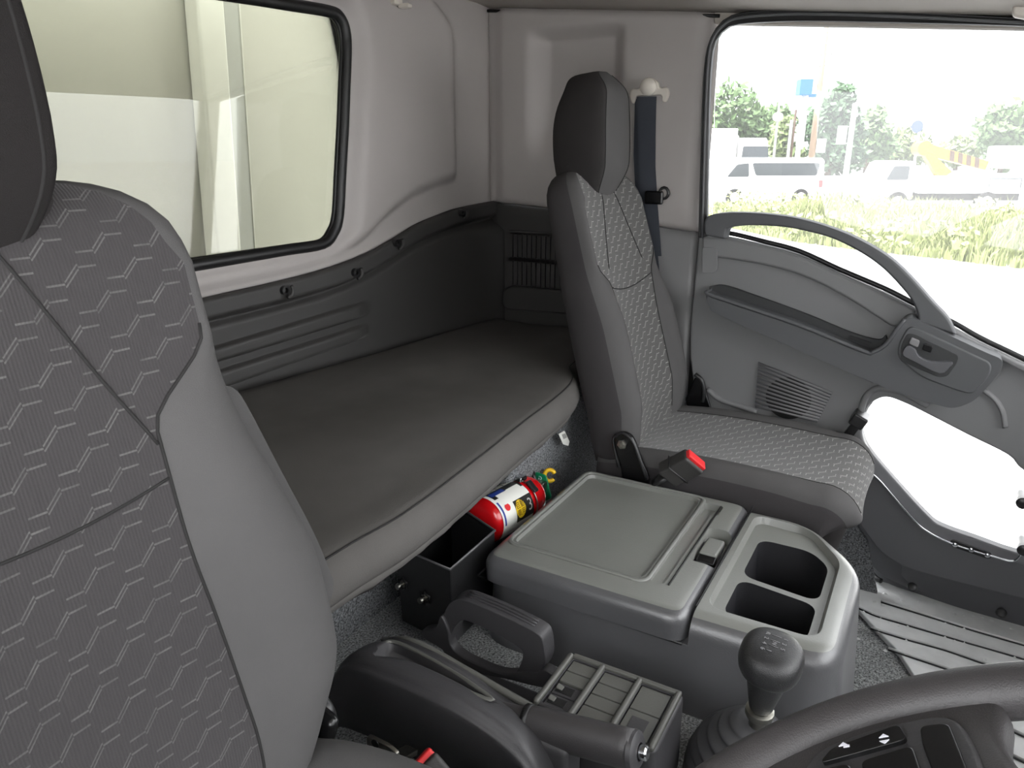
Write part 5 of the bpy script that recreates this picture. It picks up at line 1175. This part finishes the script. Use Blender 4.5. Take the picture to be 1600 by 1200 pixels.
# cargo body behind the cab
def cargo():
    root = thing('cargo_body', (0.9, 1.80, GZ), 'white cargo box front wall seen through the rear window', 'cargo box')
    plate('front_wall', [(-0.4, 1.80, GZ), (2.1, 1.80, GZ), (2.1, 1.80, 1.9), (-0.4, 1.80, 1.9)], (0, 0.05, 0), 'body_panel', root)
    A = [(1.406,1.740,1.486),(1.393,1.740,1.177),(1.374,1.740,0.805)]; B = [(1.493,1.740,1.500),(1.477,1.740,1.179),(1.458,1.740,0.812)]
    def ext(L): a, b = Vector(L[0]), Vector(L[-1]); d = (b - a); return [a - d * 0.6, a, b, b + d * 1.2]
    A, B = ext(A), ext(B)
    strip('corner_post', A, B, (0, 0.055, 0), 'body_post', root, n=12, bev=0.008)
    C = ext([(1.585,1.790,1.518),(1.568,1.790,1.182),(1.549,1.790,0.797)]); B2 = ext([(1.532,1.790,1.510),(1.513,1.790,1.181),(1.492,1.790,0.804)])
    strip('post_flange', B2, C, (0, 0.008, 0), 'label_grey', root, n=12)
    tube('wall_seam', [Vector(p) for p in ext(C[1:3])], 0.003, 'body_post', root, n=6)
    plate('roof_edge', [(-0.4, 1.66, 1.90), (2.1, 1.66, 1.90), (2.1, 1.84, 1.90), (-0.4, 1.84, 1.90)], (0, 0, 0.03), 'body_post', root, bev=0.006)
cargo()
def frame_at(p):
    p = Vector(p)
    return lambda a, b, h: p + RX * a + FX * b + UZ * h
def obox(name, T, a0, a1, b0, b1, h0, h1, mat, parent, bev=0.03, top=None):
    """box in the local frame (right, away, up); top = (inset left, inset right) of the upper edge"""
    l, r_ = top or (0, 0)
    vs = [T(a0, b0, h0), T(a1, b0, h0), T(a1, b1, h0), T(a0, b1, h0), T(a0 + l, b0, h1), T(a1 - r_, b0, h1), T(a1 - r_, b1, h1), T(a0 + l, b1, h1)]
    o = obj(name, vs, [(3, 2, 1, 0), (4, 5, 6, 7), (0, 1, 5, 4), (1, 2, 6, 5), (2, 3, 7, 6), (3, 0, 4, 7)], mat, parent)
    if bev: bevel(o, bev)
    else: sharp(o)
    return o
def owheel(T, a, b, r_, parent):
    w_ = lathe('wheel', T(a, b, r_), FX, [(0, 0), (0, r_ * 0.95), (0.02, r_), (0.2, r_), (0.22, r_ * .9), (0.22, 0)], 'tyre', parent, n=24)
    lathe('hub_cap', T(a, b - 0.012, r_), FX, [(0, 0), (0, r_ * 0.5), (0.011, r_ * 0.58), (0.0115, 0)], 'white_paint', w_, n=20)
def van():
    p = Vector((32.11,6.331,-1)); T0 = frame_at(p); T = lambda a, b, h: T0(a * 0.93, b, h * 0.92)
    root = thing('van', p, 'white van with dark side windows parked beyond the weeds', 'van')
    s = [(-2.45, 0.3), (-2.45, 0.85), (-2.3, 1.05), (-1.75, 1.9), (-1.5, 2.0), (2.05, 2.0), (2.2, 1.9), (2.25, 1.0), (2.25, 0.3)]
    plate('van_body', [T(a, 0, h) for a, h in s], FX * 1.7, 'white_paint', root, bev=0.08)
    w_ = plate('side_window', rounded([T(a, -0.012, h) for a, h in ((-0.95, 1.78), (2.0, 1.78), (1.9, 1.25), (-0.75, 1.25))], 0.1), FX * 0.01, 'pane_dark', root)
    plate('front_window', rounded([T(a, -0.012, h) for a, h in ((-1.6, 1.72), (-1.1, 1.78), (-1.05, 1.2), (-2.0, 1.2))], 0.06), FX * 0.01, 'pane_dark', root)
    plate('tail_light', rounded([T(a, -0.015, h) for a, h in ((2.02, 1.05), (2.2, 1.05), (2.2, 0.75), (2.05, 0.75))], 0.03), FX * 0.01, 'red_button', root)
    for a in (-1.6, 1.3): owheel(T, a, -0.05, 0.33, root)
van()
def lift_truck():
    p = Vector((31.68,-0.2044,-1)); T0 = frame_at(p); T = lambda a, b, h: T0(a * 0.92, b * 0.92, h * 0.86)
    root = thing('boom_lift_truck', p, 'white truck with yellow striped boom and white bucket among weeds', 'truck')
    s = [(-3.1, 0.5), (-3.05, 1.15), (-2.75, 1.95), (-2.55, 2.05), (-1.75, 2.05), (-1.7, 0.5)]
    c = plate('truck_cab', [T(a, 0, h) for a, h in s], FX * 1.7, 'white_paint', root, bev=0.06)
    plate('cab_window', rounded([T(a, -0.012, h) for a, h in ((-2.6, 1.85), (-2.0, 1.85), (-2.0, 1.3), (-2.85, 1.3))], 0.06), FX * 0.01, 'pane_dark', c)
    obox('truck_bed', T, -1.55, 1.2, 0, 1.7, 0.75, 1.45, 'white_paint', root, 0.04)
    obox('tool_deck', T, 1.2, 2.6, 0, 1.7, 0.75, 0.98, 'white_paint', root, 0.03)
    obox('chassis', T, -2.9, 2.6, 0.2, 1.4, 0.45, 0.75, 'tyre', root, 0.02)
    tube('guard_rail', [T(1.25, 0.1, 0.98), T(1.25, 0.1, 1.35), T(2.5, 0.1, 1.35), T(2.5, 0.1, 0.98)], 0.03, 'pane_dark', root, n=6)
    for a in (-2.3, 1.2): owheel(T, a, -0.05, 0.38, root)
    # boom
    P0, P1 = T(-1.15, 0.8, 2.55), T(1.5, 0.8, 1.85)
    d = (P1 - P0).normalized(); q = d.cross(FX).normalized()
    bo = plate('boom', [P0 + q * 0.2, P1 + q * 0.16, P1 - q * 0.16, P0 - q * 0.2], FX * 0.35, 'yellow_paint', root, bev=0.03)
    for t in (0.42, 0.55, 0.68, 0.81):
        m = P0.lerp(P1, t); plate('stripe', [m + q * 0.17 - d * 0.1, m + q * 0.17 + d * 0.08, m - q * 0.17 + d * 0.2, m - q * 0.17 + d * 0.02], FX * -0.01, 'brown_stripe', bo)
    lathe('boom_pivot', P0 - FX * 0.1, FX, [(0, 0), (0, 0.26), (0.5, 0.26), (0.5, 0)], 'yellow_paint', root, n=20)
    plate('turret', [T(-1.2, 0.7, 2.4), T(-0.9, 0.7, 2.4), T(0.1, 0.7, 1.6), T(-0.1, 0.7, 1.45), T(-0.5, 0.7, 1.45)], FX * 0.3, 'yellow_paint', root, bev=0.03)
    obox('bucket', T, 1.65, 2.75, 0.3, 1.3, 1.75, 2.65, 'label_yellow', root, 0.08).data.materials[0] = MATS['white_paint']
lift_truck()
def lorry():
    p = Vector((43.86,10.96,-1)); T = frame_at(p)
    root = thing('lorry', p, 'white lorry with dark windscreen parked behind the van', 'truck')
    obox('cargo_box', T, -6.0, 0.2, 0, 2.2, 0.8, 3.3, 'white_paint', root, 0.05)
    obox('lorry_cab', T, 0.3, 2.2, 0, 2.2, 0.6, 2.8, 'white_paint', root, 0.12, top=(0, 0.3))
    plate('windscreen', rounded([T(a, -0.015, h) for a, h in ((0.55, 2.35), (1.95, 2.35), (2.05, 1.6), (0.5, 1.6))], 0.1), FX * 0.01, 'pane_dark', root)
    for a in (-4.5, 1.2): owheel(T, a, -0.05, 0.45, root)
lorry()
def post(name, base, h, r0, r1, mat, label, cat='pole', extra=None):
    p = Vector(base); root = thing(name, p, label, cat)
    tube('shaft', [p, p + UZ * h * 0.5, p + UZ * h], [r0, (r0 + r1) / 2, r1], mat, root, n=12)
    if extra: extra(root, frame_at(p))
    return root
UP = (54.22,8.348,-1)
def up_x(root, T):
    for k, h in enumerate((7.3, 8.0)): tube('cross_arm', [T(-0.6, 0, h), T(0.6, 0, h)], 0.05, 'label_grey', root, n=6)
    lathe('insulator', T(-0.45, 0, 7.3), UZ, [(0, 0.05), (0.25, 0.05), (0.25, 0)], 'white_paint', root, n=10)
    lathe('insulator', T(0.45, 0, 7.3), UZ, [(0, 0.05), (0.25, 0.05), (0.25, 0)], 'white_paint', root, n=10)
    plate('notice_plate', [T(0.1, -0.25, h) if a == 0 else T(a, -0.25, h) for a, h in ((0.15, 2.0), (0.75, 2.0), (0.75, 2.85), (0.15, 2.85))], FX * 0.03, 'white_paint', root)
    tube('lamp_arm', [T(0, 0, 6.3), T(-0.6, 0, 6.0), T(-1.1, 0, 5.7)], 0.03, 'label_grey', root, n=6)
post('utility_pole', UP, 9.6, 0.22, 0.14, 'pole', 'tall tapering utility pole with crossarms rising behind the van', extra=up_x)
def mast_x(root, T):
    b = obox('blue_bucket', T, -0.45, 0.35, -0.4, 0.4, 5.45, 6.4, 'blue_paint', root, 0.05)
    obox('bucket_bracket', T, 0.3, 0.75, -0.1, 0.1, 5.35, 5.55, 'blue_paint', root, 0.02)
    tube('side_pipe', [T(-0.42, 0, 0.2), T(-0.42, 0, 4.6)], 0.07, 'brown_stripe', root, n=8)
    tube('side_pipe', [T(-0.62, 0, 0.2), T(-0.62, 0, 4.0)], 0.09, 'label_white', root, n=8)
    obox('service_box', T, -0.16, 0.22, -0.3, -0.05, 2.2, 4.3, 'label_white', root, 0.05)
post('lift_mast', (52.72,8.986,-1), 5.5, 0.17, 0.14, 'label_white', 'thick white mast carrying a blue bucket left of the utility pole', 'mast', mast_x)
def sg_x(root, T):
    s = plate('sign_board', [T(a, -0.1, h) for a, h in ((-1.0, 2.55), (-0.35, 2.55), (-0.35, 3.75), (-1.0, 3.75))], FX * 0.05, 'white_paint', root)
    for h in (2.75, 3.3): obox('sign_print', T, -0.85, -0.5, -0.115, -0.1, h, h + 0.25, 'label_grey', s, 0)
    tube('sign_bracket', [T(-0.4, -0.05, 3.7), T(0, -0.05, 3.7)], 0.03, 'label_grey', root, n=6)
    tube('sign_bracket', [T(-0.4, -0.05, 2.6), T(0, -0.05, 2.6)], 0.03, 'label_grey', root, n=6)
post('sign_pole', (58.89,6.632,-1), 5.2, 0.2, 0.16, 'white_paint', 'white pole with a small white sign board right of the utility pole', 'sign', sg_x)
def bl_x(root, T): lathe('round_sign', T(-0.25, -0.12, 3.75), FX, [(0, 0), (0, 0.42), (0.03, 0.42), (0.03, 0)], 'sign_blue', root, n=24)
post('road_sign', (62.55,2.587,-1), 4.2, 0.09, 0.08, 'white_paint', 'round blue road sign on a thin white pole above the truck', 'sign', bl_x)
def gl_x(root, T):
    lathe('lamp_head', T(0, 0, 4.0), UZ, [(0, 0.05), (0.1, 0.28), (0.3, 0.36), (0.5, 0.28), (0.6, 0.05), (0.6001, 0)], 'white_paint', root, n=20)
post('street_lamp', (55.12,10.94,-1), 6.8, 0.10, 0.06, 'label_grey', 'thin grey lamp post with white globe beside the left trees', 'lamp post', gl_x)
def rg_x(root, T): lathe('mirror_disc', T(0, -0.1, 2.9), FX, [(0, 0), (0, 0.4), (0.06, 0.38), (0.06, 0)], 'white_paint', root, n=24)
post('traffic_mirror', (55.94,14.03,-1), 3.0, 0.05, 0.05, 'white_paint', 'round white traffic mirror above the lorry', 'mirror', rg_x)
cb = tube('overhead_cable', crom([(42.8,13.06,6.266),(43.2,12.41,6.332),(43.78,11.62,6.663),(44.48,10.42,6.697),(46.49,6.921,6.663),(49.13,2.261,6.531),(51.71,-2.279,6.398),(55.13,-8.335,6.199)], 6), 0.02, 'label_grey', None, n=5)
tag(cb, 'thin overhead cable running straight across the sky', 'cable', 'overhead cables')
cb = tube('overhead_cable', crom([(44.46,11.61,8.52),(44.82,10.49,7.724),(45.3,9.284,7.128),(45.68,8.499,6.929),(46.04,7.907,6.995),(46.61,7.111,7.293)], 6), 0.018, 'label_grey', None, n=5)
tag(cb, 'thin sagging cable reaching the utility pole from the window corner', 'cable', 'overhead cables')

def tree(px_base, crown, leaf, label, n=1500, ls=0.42):
    """crown: list of (right, up, radius) lobes in metres about the trunk foot"""
    p = Vector(px_base); T = frame_at(p); root = thing('tree', p, label, 'tree', 'trees beyond the yard')
    zt = max(h for a, h, r_ in crown)
    tube('trunk', [p, p + UZ * zt * 0.5, p + UZ * zt * 0.8], [0.25, 0.18, 0.08], 'bark', root, n=8)
    vs = []; fs = []; tot = sum(r_ ** 2 for a, h, r_ in crown)
    for a, h, r_ in crown:
        c = T(a, random.uniform(-.5, .5), h)
        for k in range(int(n * r_ * r_ / tot)):
            d = Vector((random.gauss(0, 1), random.gauss(0, 1), random.gauss(0, 1))).normalized()
            q = c + d * r_ * random.uniform(0.55, 1.02) * (0.85 + 0.3 * noise.noise(d * 2.5 + c))
            u = Vector((random.gauss(0, 1), random.gauss(0, 1), random.gauss(0, 1))).normalized(); v = u.orthogonal().normalized()
            s = ls * random.uniform(0.6, 1.3); b = len(vs)
            vs += [q + u * s, q + v * s * 0.6, q - u * s, q - v * s * 0.6]; fs.append((b, b + 1, b + 2, b + 3))
    tag(obj('foliage', vs, fs, leaf, root, smooth=False), kind='stuff')
B = lambda: None
tree((81.38,21.31,-1), [(-2.2, 4.5, 3.0), (0.5, 6.0, 3.2), (2.4, 4.4, 2.6), (-3.5, 7.0, 3.0), (0, 2.5, 3.0)], 'leaf_a', 'broad leafy tree at far left behind the lorry', 2600)
tree((88.94,18.83,-1), [(0.5, 3.5, 2.4), (1.2, 5.2, 2.0), (-1.0, 4.8, 2.2)], 'leaf_a', 'rounded green tree beside the thin lamp post', 1300)
tree((75.62,13.51,-1), [(-1.0, 2.6, 1.5), (-0.8, 4.2, 1.2), (0.3, 1.6, 1.4)], 'leaf_c', 'yellow green shrubby tree behind the blue bucket mast', 1000, 0.34)
tree((73.44,9.769,-1), [(0, 5.4, 1.9), (1.2, 3.8, 1.7), (-1.3, 4.2, 1.9), (0.3, 2.0, 2.2), (0.4, 6.6, 1.3), (1.6, 1.6, 1.6)], 'leaf_b', 'dark green tall tree behind the utility pole', 2400, 0.36)
tree((83.83,7.665,-1), [(0, 4.0, 2.0), (0.8, 2.6, 2.3), (-1.3, 2.4, 1.9), (0.2, 5.3, 1.2)], 'leaf_a', 'pale green tree right of the white sign pole', 1700, 0.36)
tree((90.77,5.04,-1), [(0, 2.8, 2.0), (1.8, 2.2, 1.8), (-1.6, 2.0, 1.7)], 'leaf_c', 'low pale tree below the round blue sign', 1300, 0.36)
tree((99.85,-0.05121,-1), [(0, 2.0, 1.9), (1.8, 2.6, 1.6), (-1.8, 1.8, 1.5)], 'leaf_c', 'low hazy tree behind the yellow boom', 1300, 0.36)
tree((90.54,-3.958,-1), [(0, 4.6, 2.4), (-1.8, 4.0, 1.9), (2.4, 5.2, 2.4), (0.6, 2.4, 2.6), (3.6, 3.0, 2.6), (-1.4, 5.6, 1.3)], 'leaf_a', 'tall pale tree at far right above the white bucket', 2600)
def weeds():
    near = [(21.79,6.863,-1),(21.78,5.349,-1),(19.117,3.124,-1.000),(18.237,1.736,-1.000),(17.532,0.081,-1.000),(16.713,-1.409,-1.000),(15.822,-3.292,-1.000)]
    far = [(28.19,8.924,-1),(29.17,7.227,-1),(30.06,5.047,-1),(29.2,2.944,-1),(28.05,0.3231,-1),(28.16,-2.118,-1),(28.28,-5.536,-1)]
    A = resample(near, 200); Bf = resample(far, 200); vs = []; fs = []
    for i in range(24000):
        t = random.random(); j = int(t * 198); a = A[j].lerp(A[j + 1], random.random()); b = Bf[j].lerp(Bf[j + 1], random.random())
        s = random.random() ** 1.3; q = a.lerp(b, s)
        cl = 0.5 + 0.9 * max(0, noise.noise(Vector((q.x * 0.35, q.y * 0.9, 3))) + 0.35)
        h = random.uniform(0.3, 0.85) * cl * (0.45 + 0.55 * sstep(0, 0.2, s)) * (0.5 + 0.5 * sstep(0.22, 0.42, t)); w_ = random.uniform(0.012, 0.035)
        d = Vector((random.gauss(0, 1), random.gauss(0, 1), 0)).normalized(); l = Vector((random.gauss(0, .22), random.gauss(0, .22), 0)) * h
        k = len(vs); m = q + l * 0.35 + UZ * h * 0.6
        vs += [q + d * w_, q - d * w_, m - d * w_ * 0.9, m + d * w_ * 0.9, q + l + UZ * h]
        fs += [(k, k + 1, k + 2, k + 3), (k + 3, k + 2, k + 4)]
    for i in range(5000):
        t = random.random(); j = int(t * 198); q = A[j].lerp(Bf[j], random.random()) + UZ * random.uniform(0.1, 0.7)
        if noise.noise(Vector((q.x * 0.3, q.y * 0.6, 9))) < 0.05: continue
        u = Vector((random.gauss(0, 1), random.gauss(0, 1), random.gauss(0, 1))).normalized(); v = u.orthogonal().normalized(); s = random.uniform(0.05, 0.12); k = len(vs)
        vs += [q + u * s, q + v * s * .6, q - u * s, q - v * s * .6]; fs.append((k, k + 1, k + 2, k + 3))
    tag(obj('weeds', vs, fs, 'weed', smooth=False), 'tall yellow green weeds growing along the edge of the yard', 'weeds', kind='stuff')
weeds()
